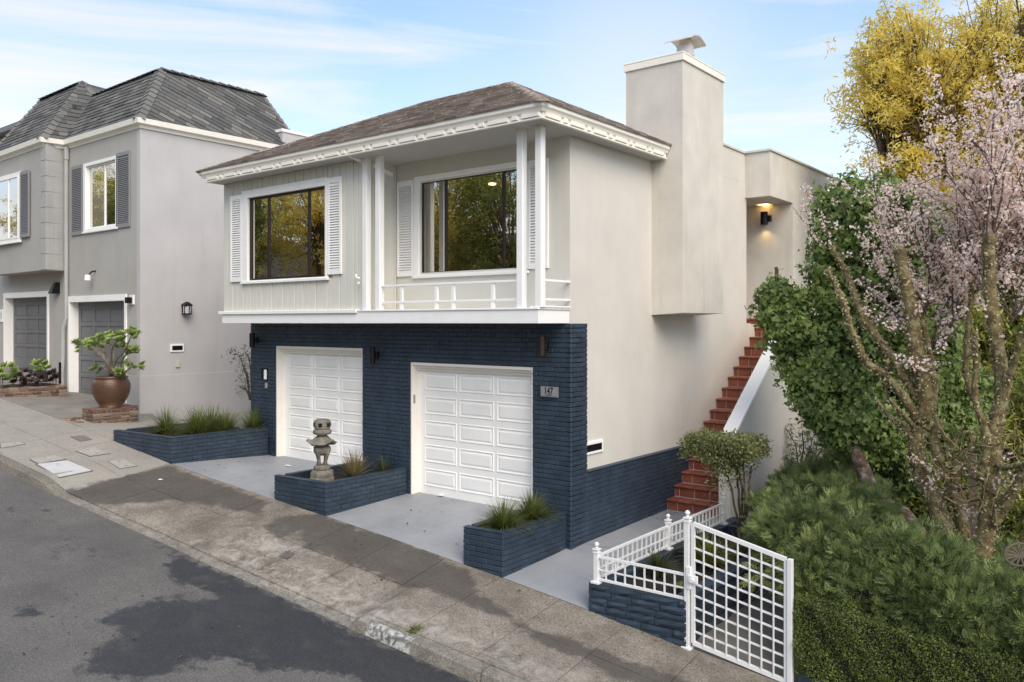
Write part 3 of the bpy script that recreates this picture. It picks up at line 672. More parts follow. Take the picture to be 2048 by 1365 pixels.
# windows
window(H, .11, -3.36, -.88, 4.14, 5.87, *BW, (-2.67, -1.41), M['white'], M['bronze'])
window(H, -.65, -7.38, -4.77, 4.13, 5.93, *LW, (-6.60, -5.37), M['white'], M['bronze'])
shutter(H, -3.79, -3.37, 4.15, 5.83, .105, M['white']); shutter(H, -.875, -.48, 4.17, 5.85, .105, M['white'])
shutter(H, -7.79, -7.39, 4.15, 5.87, -.655, M['white']); shutter(H, -4.765, -4.385, 4.19, 5.90, -.655, M['white'])
# rooms behind the glass
s = MB(); s.box(-7.9, 4.0, 3.5, -.3, 4.1, 6.1); s.box(-7.9, -.45, 3.45, -4.05, .2, 3.55); s.box(-7.9, .2, 3.45, -.3, 4, 3.55); s.box(-7.9, .26, 5.98, -.3, 4, 6.1); s.box(-7.9, -.5, 5.98, -4.05, .25, 6.1); s.box(-4.05, .3, 3.55, -3.95, 2.6, 5.98)
part('interior_room', s, M['room'], H)
s = MB(); s.box(-3.8, 1.0, 3.55, -3.25, 1.5, 4.78); part('white_cabinet', s, M['roomw'], H)
for cx_, cy_ in ((-3.55, .9), (-3.1, 1.9), (-1.75, 1.1), (-6.2, 1.5), (-5.0, 2.6)): s = MB(); s.lathe([(.07, 5.955), (.07, 5.978)], 12, (cx_, cy_)); part('ceiling_light', s, M['bulb'], H)
s = MB(); s.tube([(-2.95,.6,4.15),(-2.95,.6,4.45),(-2.9,.68,4.52),(-2.84,.74,4.45),(-2.84,.74,4.38)], .016, 6); part('kitchen_tap', s, M['black'], H)
def sweep(name, pts, prof, m, parent):
    s = MB(); n = len(prof)
    for i in range(len(pts)-1):
        a, b = Vector((*pts[i],0)), Vector((*pts[i+1],0))
        def off(j, p):
            q = Vector((*pts[j],0)); ds = []
            if j > 0: d = (q-Vector((*pts[j-1],0))).normalized(); ds.append(Vector((d.y,-d.x,0)))
            if j < len(pts)-1: d = (Vector((*pts[j+1],0))-q).normalized(); ds.append(Vector((d.y,-d.x,0)))
            nn = sum(ds, Vector()); nn = nn/ (nn.length_squared)*len(ds) if len(ds) > 1 and nn.length > .1 else nn
            return q+nn*p[0]+Vector((0,0,p[1]))
        V = [off(i, p) for p in prof]+[off(i+1, p) for p in prof]; s.add(V, [(k, (k+1) % n, n+(k+1) % n, n+k) for k in range(n)]+[tuple(range(n))[::-1], tuple(range(n,2*n))])
    return part(name, s, m, parent)
# eave: gutter, cornice with blocks, soffit
EX0, EX1, EY = -8.28, .256, -1.07
def gut(mb, a, b, n_):      # gutter profile swept from a to b, n_ outward
    a, b, n_ = Vector(a), Vector(b), Vector(n_); prof = [(0,0),(0,-.105),(-.02,-.125),(-.03,-.15),(-.09,-.15),(-.10,0)]
    V = [q+n_*p[0]+Vector((0,0,p[1])) for q in (a, b) for p in prof]; n = len(prof)
    mb.add(V, [(i, (i+1) % n, n+(i+1) % n, n+i) for i in range(n)]+[tuple(range(n))[::-1], tuple(range(n, 2*n))])
sweep('gutter', [(EX0+.09,4.6),(EX0+.09,EY+.09),(EX1-.09,EY+.09),(EX1-.09,2.60)], [(0,6.375),(0,6.24),(.055,6.235),(.07,6.27),(.095,6.30),(.10,6.375)], M['cream_trim'], H)
s = MB(); s.box(-8.12, EY+.055, 6.135, EX1-.075, EY+.09, 6.24); s.box(EX1-.09, EY+.09, 6.135, EX1-.055, 2.58, 6.24); s.box(-8.12, EY+.09, 6.135, -8.085, 4.5, 6.24)
s.box(-8.14, EY+.035, 6.135, EX1-.055, EY+.0545, 6.155); s.box(EX1-.0545, EY+.035, 6.135, EX1-.035, 2.58, 6.155); part('fascia', s, M['cream_trim'], H)
s = MB(); s.box(-8.10, EY+.09, 6.14, EX1-.09, .11, 6.165); s.box(-.1, .11, 6.14, EX1-.09, 2.58, 6.165); part('soffit', s, M['soffit'], H)
x = -8.06; k = 0
while x < EX1-.12:
    ln = .36 if k % 2 == 0 else .10; s = MB(); s.box(x, EY+.022, 6.168, min(x+ln, EX1-.08), EY+.056, 6.228, .003); part('dentil', s, M['cream_trim'], H); x += ln+.075; k += 1
y = EY+.12; k = 0
while y < 2.5:
    ln = .36 if k % 2 == 0 else .10; s = MB(); s.box(EX1-.056, y, 6.168, EX1-.022, min(y+ln, 2.57), 6.228, .003); part('dentil', s, M['cream_trim'], H); y += ln+.075; k += 1
# hip roof
e0, e1, e2, e3 = Vector((-8.31,-1.10,6.36)), Vector((.29,-1.10,6.36)), Vector((.29,4.66,6.36)), Vector((-8.31,4.66,6.36)); r0, r1 = Vector((-4.76,1.78,7.76)), Vector((-2.55,1.78,7.76))
s = MB(); s.add([e0,e1,e2,e3,r0,r1], [(0,1,5,4),(1,2,5),(2,3,4,5),(3,0,4),(3,2,1,0)]); roof = part('roof', s, M['shb'], H)
P = shingle(roof, [e0,e1,r1,r0], (0,1,.5), M['shb'], .125, .30, th=.022)
P += shingle(roof, [e1,e2,r1], (-1,0,.5), M['shb'], .125, .30, th=.022); many('shingle', roof, M['shb'], P, 300, True)
for a, b in ((e1, r1), (r0, r1), (e0, r0)):
    d = b-a; n_ = int(d.length/.16)
    for i in range(n_):
        p = a+d*((i+.0)/n_); q = a+d*((i+1.25)/n_); s = MB(); sd_ = d.cross(Vector((0,0,1))).normalized(); w_ = .11
        s.add([p+sd_*w_-Vector((0,0,.02)), p+Vector((0,0,.035)), p-sd_*w_-Vector((0,0,.02)), q+sd_*w_-Vector((0,0,.035)), q+Vector((0,0,.02)), q-sd_*w_-Vector((0,0,.035))], [(0,1,4,3),(1,2,5,4),(0,2,1),(3,4,5)]); part('ridge_shingle', s, M['shb'], roof)
# chimney with its tilted foot
cy0, cy1, cx0, cx1 = 2.619, 4.27, -.61, .49; s = MB()
s.add([(cx0,cy0,3.44),(cx1,cy0,3.505),(cx1,cy1,3.505),(cx0,cy1,3.44),(cx0,cy0,7.79),(cx1,cy0,7.79),(cx1,cy1,7.79),(cx0,cy1,7.79)], [(0,3,2,1),(4,5,6,7),(0,1,5,4),(1,2,6,5),(2,3,7,6),(3,0,4,7)])
ch = part('chimney', s, M['stucco_old'], H)
s = MB(); s.box(cx0-.03, cy0-.03, 7.785, cx1+.03, cy1+.03, 7.90, .004); s.box(cx0-.035, cy0-.035, 7.901, cx1+.035, cy1+.035, 7.93, .006); part('chimney_cap', s, M['cream_trim'], ch)
fx, fy = .14, 3.42
s = MB(); s.lathe([(.155,7.93),(.155,8.10),(.165,8.11),(.165,8.14),(.15,8.15),(.15,8.28)], 20, (fx, fy)); part('flue', s, M['greyst'], ch)
s = MB(); nn = 9; V = []
for i in range(nn):
    a = -1+2*i/(nn-1)
    for yy in (-.27, .27): V += [(fx+yy, fy+a*.30, 8.44-.10*a*a), (fx+yy, fy+a*.30, 8.425-.10*a*a)]
F = [(4*i, 4*i+4, 4*i+6, 4*i+2) for i in range(nn-1)]+[(4*i+1, 4*i+3, 4*i+7, 4*i+5) for i in range(nn-1)]+[(4*i, 4*i+1, 4*i+5, 4*i+4) for i in range(nn-1)]+[(4*i+2, 4*i+6, 4*i+7, 4*i+3) for i in range(nn-1)]+[(0,2,3,1), (4*nn-4,4*nn-3,4*nn-1,4*nn-2)]
s.add(V, F)
s.lathe([(.14,8.28),(.10,8.42)], 12, (fx,fy))
part('chimney_cowl', s, paint('weathered_tin', (.60,.54,.46), .2, 10, .5), ch)
# navy brick ground floor
s = MB(); G1 = (-7.26,-4.625,.2,2.87); G2 = (-3.39,-.725,-.2,2.655)
wallx(s, .02, .32, -8.12, -.02, -.6, 3.32, [(G1[0],G1[1],.0,2.87), (G2[0],G2[1],-.5,2.655)]); s.box(-.1, .02, -.6, -.02, .44, 3.32); s.box(-.099, .44, -.6, -.02, 4.6, 1.05); s.box(-8.11, .32, .0, -7.95, 6, 3.3)
bw_ = part('garage_wall', s, M['navyjoint'], H)
hs = [(G1[0]+8.12, G1[1]+8.12, -1, 2.87), (G2[0]+8.12, G2[1]+8.12, -1, 2.655), (.39,.60,2.16,2.40)]
gz = lambda p: (1.0 if p.x < -7.4 else .55 if p.x < -4 else .2 if p.x < -.75 else -.08)-.02
pcs = brickrun((-8.12,.02,0), (1,0,0), (0,-1,0), 8.12, -.05, 3.325, hs, zlow=gz)
pcs += brickrun((-.02,0,0), (0,1,0), (1,0,0), .45, -.05, 3.325, zlow=lambda p: -.08)
pcs += brickrun((-.02,.45,0), (0,1,0), (1,0,0), 4.0, -.05, 1.07, zlow=lambda p: -.08)
for xx in np.arange(-.11, -.02, .1): pass
for y_ in np.arange(.46, 4.3, .205):     # coping course on the low wall
    def fn(mb, y_=y_): mb.box(-.105, y_, 1.052, .004, y_+.198, 1.075, .004)
    pcs.append(((-.05, y_, 1.07), fn))
many('brick', bw_, M['navy'], pcs, 300)
# jambs, headers, garage doors
def jambs(G, ydoor, zbot, ztop):
    s = MB(); s.box(G[0]+.002, .025, zbot, G[0]+.03, ydoor+.03, G[3]-.003, .003); s.box(G[1]-.03, .025, zbot, G[1]-.002, ydoor+.03, G[3]-.003, .003)
    s.box(G[0]+.03, .03, G[3]-.055, G[1]-.03, .09, G[3]-.003, .004); s.box(G[0]+.03, .09, G[3]-.10, G[1]-.03, .14, G[3]-.003, .004); s.box(G[0]+.03, .14, ztop, G[1]-.03, ydoor, G[3]-.003, .004); part('door_frame', s, M['cream_trim'], H)
jambs(G1, .2, .5, 2.72); jambs(G2, .2, .25, 2.51)
garage_door(H, -7.235, -4.64, .56, 2.76, .2, M['doorw'], [-7.05,-6.235,-5.42], [2.43-.41*i for i in range(5)], .725, .275)
garage_door(H, -3.36, -.75, .30, 2.56, .2, M['doorw'], [-3.21,-2.395,-1.58], [2.175-.415*i for i in range(5)], .735, .285)
# lamps and small fittings
wall_lamp(H, -7.86, 0, 2.83, 3.12); wall_lamp(H, -4.20, 0, 2.60, 2.91); wall_lamp(H, -.45, 0, 2.83, 3.14, .062, 'bronze')
s = MB(); s.box(-.545, -.035, 2.215, -.225, 0, 2.375, .004); plate = part('number_plate', s, M['lidw'], H); plate.data.materials[0] = paint('grey_plate', (.17,.18,.19), .08, 20, .5)
s = MB(); s.box(-.528, -.040, 2.23, -.242, -.034, 2.36, .002); part('plate_field', s, paint('plate_field', (.24,.25,.265), .05, 20, .5), plate)
place_text('147', .15, (-.385, -.044, 2.305), (1,0,0), (0,0,1), M['black'], plate, sx=.75)
s = MB(); s.box(-.44, -.043, 2.245, -.33, -.040, 2.252); part('plate_line', s, M['black'], plate)
s = MB(); s.box(-7.73,-.0,2.165,-7.52,.02,2.40); part('mail_niche', s, M['black'], H)
s = MB(); s.box(-7.60,-.035,2.17,-7.54,.01,2.37,.008); part('mail_slot', s, M['white'], H)
s = MB(); s.box(-7.57,-.03,1.99,-7.52,.01,2.10,.006); part('door_bell', s, M['lidc'], H)
s = MB(); s.box(-3.37,.06,1.93,-3.355,.11,2.08,.004); part('keypad', s, paint('grey_keypad', (.3,.29,.28), .05), H)
s = MB(); s.box(-.115,.45,1.30,-.07,1.01,1.495,.006); v_ = part('vent_frame', s, M['white'], H); s = MB(); s.box(-.075,.50,1.345,-.066,.955,1.45); part('vent_opening', s, M['black'], v_)
# entry lamp (lit) and rear window
s = MB(); s.lathe([(.075,5.54),(.08,5.55),(.08,5.82),(.075,5.83)], 16, (-.16, 7.93)); el = part('entry_lamp', s, M['black'], H); s = MB(); s.box(-.12,7.96,5.62,-.03,8.06,5.75,.01); part('bracket', s, M['black'], el)
for z_, rx in ((5.845, 0), (5.525, 180)):
    ld = bpy.data.lights.new('entry_lamp_light', 'SPOT'); ld.energy = 6 if rx == 0 else 2.5; ld.color = (1,.62,.22); ld.spot_size = R(115); ld.spot_blend = .8; ld.shadow_soft_size = .03
    lo = bpy.data.objects.new('entry_lamp_light', ld); COL.objects.link(lo); lo.location = (-.16,7.93,z_); lo.rotation_euler = (R(180-rx),0,0)
s = MB(); yb, ye = 9.1, 11.4
s.box(.44,yb,4.3,.475,yb+.09,5.88); s.box(.44,ye-.09,4.3,.475,ye,5.88); s.box(.44,yb+.09,5.80,.475,ye-.09,5.88); s.box(.44,yb,4.22,.50,ye,4.3); rw = part('window', s, M['white'], H)
s = MB(); s.box(.443,9.95,4.3,.47,10.0,5.8); part('mullion', s, M['white'], rw); s = MB(); s.box(.443,yb+.09,4.3,.455,ye-.09,5.8); part('pane', s, M['glassrear'] if 'glassrear' in M else M['roomw'], rw)
# doors' dark garages behind nothing; close the body so no light leaks
s = MB(); s.box(-8.0, 4.1, .0, -.3, 8.0, 3.0); part('house_core', s, M['stucco'], H)

# ------------------------------------------------------------ brick stairs and parapet
ST_ = thing('stairs', 'terracotta tiled stairs climbing along the cream side wall to the entry', 'stairs', (.5,4,0))
s = MB()
for i in range(17):
    y0 = 2.96+.283*i+.03; z1 = .03+.2*(i+1)-.012; s.box((.0 if i < 5 else -.098 if i < 13 else -1.2), y0+.012, -.2, 1.0, y0+.283+.012, z1-.02)
part('stair_core', s, M['grout'], ST_)
for i in range(17):
    y0 = 2.96+.283*i; z0 = .03+.2*i; z1 = z0+.2; xl = .005 if i < 5 else -.095 if i < 13 else -1.2; off = (.09 if i % 2 else .20); x = xl; j = 0
    while x < .99:
        x1 = min(x+(off if j == 0 else .285), .995); j += 1
        if x1-x > .02:
            s = MB(); s.box(x+.005, y0+.032, z0+.012, x1-.005, y0+.05, z1-.042, .003); part('riser_tile', s, M['tile'], ST_)
            s = MB(); V = [(xx, y0+a, z1+b_) for xx in (x+.005, x1-.005) for a, b_ in ((.012,-.038),(.002,-.028),(.0,-.012),(.01,-.001),(.03,0),(.283,0),(.283,-.036))]
            s.add(V, [(i_, 7+i_, 7+(i_+1) % 7, (i_+1) % 7) for i_ in range(7)]+[tuple(range(7)), tuple(range(7,14))[::-1]]); part('tread_tile', s, M['tile'], ST_)
        x = x1+.004
W2 = thing('stair_wall', 'cream stucco stair wall with pale sloping coping beside the red stairs', 'wall', (1.1,3,0))
s = MB(); V = [(x_, y_, z_) for x_ in (1.0, 1.2) for y_, z_ in ((2.93,-.4),(2.93,1.33),(6.2,3.66),(12,3.7),(12,-.4))]
s.add(V, [(0,1,2,3,4),(9,8,7,6,5),(0,5,6,1),(1,6,7,2),(2,7,8,3),(3,8,9,4),(4,9,5,0)]); part('wall', s, M['stucco'], W2)
s = MB(); V = [(x_, y_, z_) for x_ in (.99, 1.235) for y_, z_ in ((2.91,1.30),(2.91,1.36),(6.2,3.70),(6.2,3.645))]
s.add(V, [(0,1,2,3),(7,6,5,4),(0,4,5,1),(1,5,6,2),(2,6,7,3),(3,7,4,0)]); part('coping', s, M['white'], W2)
s = MB(); s.box(1.2,5.82,.05,1.215,6.22,.44,.003); v_ = part('vent_frame', s, M['stucco'], W2)
for i in range(5): s = MB(); s.add([(1.216,5.86,.10+.07*i),(1.216,6.18,.10+.07*i),(1.24,6.18,.085+.07*i),(1.24,5.86,.085+.07*i),(1.216,5.86,.14+.07*i),(1.216,6.18,.14+.07*i)], [(0,1,2,3),(3,2,5,4)]); part('louver', s, M['white'], v_)
# ------------------------------------------------------------ the grey house uphill
G = thing('grey_house', 'grey stucco house with slate mansard roof, louvered shutters and charcoal garage doors', 'house', (-15,2,1))
NX, NY = -11.757, -.5
s = MB(); D1 = (-15.417,-12.42,0,3.96); D2 = (-19.63,-16.69,0,4.14); WN = (-14.44,-12.87,5.66,7.28)
wallx(s, NY, NY+.15, -25, NX-.15, .4, 4.6, [D2, D1]); wallx(s, NY, NY+.15, -25, NX-.15, 4.6, 8.0, [WN]); part('front_wall', s, M['greyshade'], G)
s = MB(); s.box(NX-.15, NY, .4, NX, 16, 8.0); part('side_wall', s, M['greyst'], G)
s = MB(); s.box(NX, NY-.012, .6, NX+.012, 16, 2.09, .004); s.box(-12.40, NY-.012, .6, NX, NY, 2.09, .004); part('base_band', s, M['greyst'], G)
# bay with quoins
s = MB(); s.prism([(-15.62,NY),(-15.55,-1.02),(-15.62,-1.03),(-19.4,-.93),(-19.4,NY)][::-1], 4.69, 8.0)
bay = part('bay', s, M['greyshade'], G)
z = 4.70
while z < 7.9:
    h = min(.395, 8.0-z) if z < 7.5 else 8.0-z
    s = MB(); s.prism([(-15.62,NY),(-15.535,-1.035),(-15.80,-1.045),(-15.80,-1.02),(-15.64,-1.0),(-15.64,NY)][::-1], z+.008, z+h-.006); part('quoin', s, M['greyquoin'], bay); z += .40
    if h < .39: break
window(G, -1.02, -18.78, -17.08, 5.52, 7.38, -18.62, -17.22, 5.64, 7.26, (-17.86,), M['white'], M['white'], recess=-.02)
shutter(G, -17.06, -16.50, 5.60, 7.36, -1.035, M['greyshut'])
window(G, NY, -14.56, -12.79, 5.62, 7.35, -14.40, -12.90, 5.72, 7.24, (-13.55,), M['white'], M['white'])
shutter(G, -15.26, -14.62, 5.58, 7.36, NY-.005, M['greyshut']); shutter(G, -12.83, -12.18, 5.60, 7.40, NY-.005, M['greyshut'])
s = MB(); s.box(-14.7, 1.6, 4.7, -12.5, 1.65, 7.9); s.box(-18, 1.6, 4.7, -15.7, 1.65, 7.9); s.box(-14.5,.05,5.6,-12.8,.07,6.75); part('interior_room', s, M['roomw'], G)
# garage doors and white frames
def gframe(D, yd, zb):
    s = MB(); s.box(D[0]-.05, NY-.03, zb, D[0]+.04, NY+yd, D[3]+.05, .004); s.box(D[1]-.04, NY-.03, zb, D[1]+.05, NY+yd, D[3]+.05, .004); s.box(D[0]+.04, NY-.03, D[3]-.10, D[1]-.04, NY+yd, D[3]+.05, .004); part('door_frame', s, M['white'], G)
gframe(D1, .23, 1.38); gframe(D2, .23, 1.95)
garage_door(G, -15.38, -12.45, 1.40, 3.88, NY+.23, M['greydoor'], [-15.24,-14.46,-13.68], [3.34-.44*i for i in range(5)], .66, .34, False)
garage_door(G, -19.6, -16.72, 2.0, 4.06, NY+.23, M['greydoor'], [-19.45,-18.67,-17.89], [3.52-.40*i for i in range(4)], .66, .31, False)
# eaves and mansard roof
pl = [(-19.6,-.98),(-15.58,-1.09),(-15.52,-.56),(NX+.08,-.56),(NX+.08,3.4)]
sweep('gutter', pl, [(-.15,8.07),(-.15,7.86),(-.04,7.86),(-.02,7.93),(.07,7.95),(.09,8.07)], M['cream_trim'], G)
z0, zt = 8.06, 9.76
gc = Vector((NX+.12,-.60,z0)); hc = Vector((-13.0,.683,zt)); gb = Vector((NX+.12,4.05,z0)); hb = Vector((-13.0,3.67,zt))
v0 = Vector((-15.50,-.60,z0)); v1 = Vector((-16.52,.683,zt-.04)); bc = Vector((-15.54,-1.14,z0)); bt = Vector((-16.88,.45,10.08)); ba = Vector((-19.4,-1.02,z0)); bt2 = Vector((-19.44,.45,10.05)); bv = Vector((-16.0,.683,zt))
s = MB(); s.add([gc,gb,hb,hc], [(0,1,2,3)]); s.add([v0,gc,hc,v1], [(0,1,2,3)]); s.add([bc,v0,v1,bt], [(0,1,2,3)]); s.add([ba,bc,bt,bt2], [(0,1,2,3)]); s.add([hc,hb,Vector((-19,3.67,zt)),Vector((-19,.683,zt))], [(0,1,2,3)]); s.add([bt,bt2,Vector((-19.4,2.2,10.0)),Vector((-16.9,2.2,10.0))], [(0,1,2,3)]); s.add([bt,v1,Vector((-16.9,2.2,9.7)),Vector((-16.9,2.2,10.0))], [(0,1,2,3)]); s.add([gb,Vector((-14.6,4.05,z0)),Vector((-14.2,3.67,zt)),hb], [(0,1,2,3)]); s.add([ba,bt2,Vector((-19.4,3,zt)),Vector((-20.9,3,z0))], [(0,1,2,3)])
rf = part('roof', s, M['shg'], G)
P = shingle(rf, [gc,gb,hb,hc], hc-gc, M['shg'], .165, .46, th=.022)+shingle(rf, [v0,gc,hc,v1], Vector((0,1,1.3)), M['shg'], .165, .46, th=.022)
P += shingle(rf, [bc,v0,v1,bt], Vector((-1,.2,1.3)), M['shg'], .165, .40, th=.022)+shingle(rf, [ba,bc,bt,bt2], Vector((0,1,1.6)), M['shg'], .165, .46, th=.022)
many('shingle', rf, M['shg'], P, 300, True)
for a, b, st in ((gc,hc,.2),(bc,bt,.2),(hc,hb,.25),(v1,hc,.25),(bt2,bt,.25),(hb,gb,.2),(ba,bt2,.2),(bt,v1,.25)):
    d = b-a; n_ = max(2, int(d.length/st)); sd_ = d.cross(Vector((0,0,1))).normalized(); up = sd_.cross(d).normalized()
    for i in range(n_):
        p = a+d*(i/n_); q = a+d*((i+1.3)/n_); s = MB(); w_ = .15
        s.add([p+sd_*w_-up*.04, p+up*.055, p-sd_*w_-up*.04, q+sd_*w_*.95-up*.07, q+up*.02, q-sd_*w_*.95-up*.07], [(0,1,4,3),(1,2,5,4),(0,2,1),(3,4,5)]); part('ridge_shingle', s, M['shgcap'] if abs(d.normalized().z) > .3 else M['shg'], rf)
s = MB(); s.box(-16, 3.42, 7.8, NX+.02, 12, 8.49); part('rear_parapet', s, M['greyst'], G); s = MB(); s.box(-16.03, 3.39, 8.491, NX+.05, 12.1, 8.57); part('parapet_cap', s, M['white'], G)
for p_ in ((-12.6,1.0,8.55),(-16.1,-.05,9.2)): s = MB(); s.box(p_[0]-.05, p_[1]-.06, p_[2], p_[0]+.05, p_[1]+.02, p_[2]+.05); part('roof_vent', s, M['greydoor'], rf)
# downspout, lamps, fittings
s = MB(); s.box(-15.50,-.62,7.55,-15.38,-.52,7.9,.02); s.tube([(-15.44,-.57,7.6),(-15.44,-.57,3.45),(-15.52,-.62,3.15),(-15.52,-.62,2.4)], .05, 8); s.tube([(-15.52,-.62,2.45),(-15.5,-.66,1.9),(-15.42,-.68,1.5)], .052, 8); part('downspout', s, M['greyquoin'], G)
s = MB(); s.box(-12.19,-.535,3.76,-12.0,-.5,3.98,.005); lb = part('lamp_plate', s, M['white'], G); s = MB(); s.box(-12.17,-.66,3.79,-12.05,-.535,3.93,.01); part('wall_lamp', s, M['black'], lb)
s = MB(); s.add([(-16.15,-.5,4.10),(-15.98,-.5,4.10),(-15.98,-.5,4.40),(-16.15,-.5,4.40),(-16.2,-.72,4.10),(-15.98,-.72,4.10),(-15.98,-.6,4.40),(-16.12,-.6,4.40)], [(0,1,2,3),(4,7,6,5),(0,4,5,1),(1,5,6,2),(2,6,7,3),(3,7,4,0)]); part('wall_lamp', s, M['black'], G)
s = MB(); s.tube([(-13.95,-.5,4.62),(-13.95,-.6,4.60),(-13.98,-.66,4.52)], .02, 6); fl = part('flood_lamp', s, M['black'], G); s = MB(); s.lathe([(.07,4.38),(.075,4.40),(.06,4.52)], 12, (-14.0,-.68)); part('lamp_head', s, M['white'], fl)
s = MB(); s.box(-20.05,-.53,3.35,-19.75,-.5,3.72,.004); hn = part('number_plate', s, M['white'], G); place_text('1', .26, (-19.82,-.535,3.53), (1,0,0), (0,0,1), M['black'], hn)
# lantern and vents on the side wall
s = MB(); cx_, cy_ = NX+.12, .60
s.lathe([(.035,3.84),(.12,3.78),(.14,3.76),(.135,3.74)], 4, (cx_,cy_)); s.lathe([(.12,3.53),(.13,3.54),(.12,3.56)], 4, (cx_,cy_)); s.box(NX,cy_-.05,3.58,NX+.03,cy_+.05,3.74)
for a in range(6): t_ = math.pi*2*a/6; s.bar((cx_+.1*math.cos(t_),cy_+.1*math.sin(t_),3.55),(cx_+.11*math.cos(t_),cy_+.11*math.sin(t_),3.76),.014,.014,(1,0,0))
lt = part('wall_lantern', s, M['black'], G); s = MB(); s.lathe([(.085,3.56),(.09,3.74)], 12, (cx_,cy_)); part('lantern_glass', s, M['lidw'], lt)
s = MB(); s.box(NX,.235,2.63,NX+.03,.58,2.82,.005); vf = part('vent_frame', s, M['white'], G); s = MB(); s.box(NX+.03,.275,2.67,NX+.034,.54,2.78); part('vent_opening', s, M['black'], vf)
s = MB(); s.box(NX,.37,2.26,NX+.04,.47,2.42,.005); part('outlet_box', s, paint('ivory_plastic', (.55,.52,.42), .04), G)
# house further up, seen at the left edge
F_ = thing('far_house', 'cream house with thin dark roof edge far behind the slate roof at left edge', 'house', (-36,12,2))
s = MB(); s.box(-46,8,2,-34.5,20,13.6); part('wall', s, M['stucco'], F_); s = MB(); s.box(-46.5,7.5,13.6,-34,20.5,13.9,.02); part('roof', s, M['greydoor'], F_)

# ------------------------------------------------------------ planters of painted brick
def planter(label, x0, x1, yf, ztop, yb=0., zb=None, skew=True):
    """box planter: front follows the pavement line"""
    yf0, yf1 = (yprop(x0), yprop(x1)) if skew else (yf, yf); T = thing('brick_planter', label, 'planter', ((x0+x1)/2, yf1/2, ztop-.4), 'navy brick planters'); th_ = .11
    zl = ZP(touw(x0, yf0)[0])-.25; zr = ZP(touw(x1, yf1)[0])-.25; zlow = min(zl, zr); m_ = .012
    s = MB(); s.prism([(x0+m_,yf0+m_),(x1-m_,yf1+m_),(x1-m_,yf1+th_),(x0+m_,yf0+th_)], zlow, ztop-.005); s.box(x0+m_, yf0+th_, zlow, x0+th_, yb, ztop-.005); s.box(x1-th_, yf1+th_, zlow, x1-m_, yb, ztop-.005); part('planter_wall', s, M['navyjoint'], T)
    s = MB(); n_ = 10; V = [(x0+th_+(x1-x0-2*th_)*i/n_, (yprop(x0+(x1-x0)*i/n_) if skew else yf)+th_+(yb-yf1-th_)*j/n_, ztop-.10+random.uniform(-.02,.03)) for i in range(n_+1) for j in range(n_+1)]
    s.add(V, [(i*(n_+1)+j, (i+1)*(n_+1)+j, (i+1)*(n_+1)+j+1, i*(n_+1)+j+1) for i in range(n_) for j in range(n_)]); part('soil', s, M['soil'], T)
    kz = int((ztop-zlow)/.0735)+1; z0_ = ztop-kz*.0735-.006
    zf = lambda p: ZG(*touw(p.x, p.y))-.01 if p.y < yf1+.05 else (ZP(touw(p.x, p.y)[0]) + (0.0))-.03
    dv = Vector((x1-x0, yf1-yf0, 0)); ln = dv.length; dv.normalize(); nv = Vector((dv.y,-dv.x,0))
    pcs = brickrun(tuple(Vector((x0,yf0,0))-nv*.012), dv, nv, ln, z0_, ztop-.004, zlow=zf)
    pcs += brickrun((x1-.012,yf1+.02,0), (0,1,0), (1,0,0), yb-yf1-.02, z0_, ztop-.004, zlow=lambda p: zlow)
    for i in range(int(ln/.205)+1):        # rowlock coping
        a = Vector((x0,yf0,0))+dv*min(i*.205, ln); b = Vector((x0,yf0,0))+dv*min(i*.205+.199, ln)
        if (b-a).length > .03:
            def fn(mb, a=a, b=b): mb.prism([tuple((a-nv*.0)[:2]), tuple((b)[:2]), tuple((b-nv*th_)[:2]), tuple((a-nv*th_)[:2])], ztop-.004, ztop+.012)
            pcs.append((((a.x+b.x)/2, a.y, ztop), fn))
    for xx in (x0, x1-th_):
        y_ = max(yf0, yf1)+th_+.004
        while y_ < yb-.03:
            def fn(mb, xx=xx, y_=y_): mb.box(xx, y_, ztop-.004, xx+th_, min(y_+.2, yb), ztop+.012, .004)
            pcs.append(((xx, y_, ztop), fn)); y_ += .206
    many('brick', T, M['navy'], pcs, 300); return T
planter('long navy painted brick planter with grass clumps beside the left garage door', -9.40, -7.49, 0, 1.20, yb=.0)
planter('middle navy brick planter holding the stone lantern, between the two garage doors', -4.66, -3.45, 0, .80)
planter('small navy brick planter with two green grass clumps at the house corner', -.75, -.09, 0, .50)
# left planter wraps past the wall corner
# rough stone planter under the white fence
T = thing('stone_planter', 'navy painted rough stone planter under the white picket railing by the gate', 'planter', (1.9,0,-.3))
fy0, fy1 = yprop(1.22), yprop(2.50); s = MB()
s.prism([(1.24,fy0+.02),(2.48,fy1+.02),(2.48,fy1+.2),(1.24,fy0+.2)], -.9, .05); s.box(1.24,fy0+.2,-.9,1.40,2.93,.05); s.box(2.30,fy1+.2,-.9,2.46,2.4,.05); s.box(1.4,2.35,-.9,2.46,2.5,.09); part('planter_wall', s, M['navyjoint'], T)
s = MB(); n_ = 14; V = [(1.38+.94*i/n_, fy0+.22+(2.38-fy0-.22)*j/n_, -.02+random.uniform(-.03,.03)) for i in range(n_+1) for j in range(n_+1)]; s.add(V, [(i*(n_+1)+j, (i+1)*(n_+1)+j, (i+1)*(n_+1)+j+1, i*(n_+1)+j+1) for i in range(n_) for j in range(n_)]); part('soil', s, M['soil'], T)
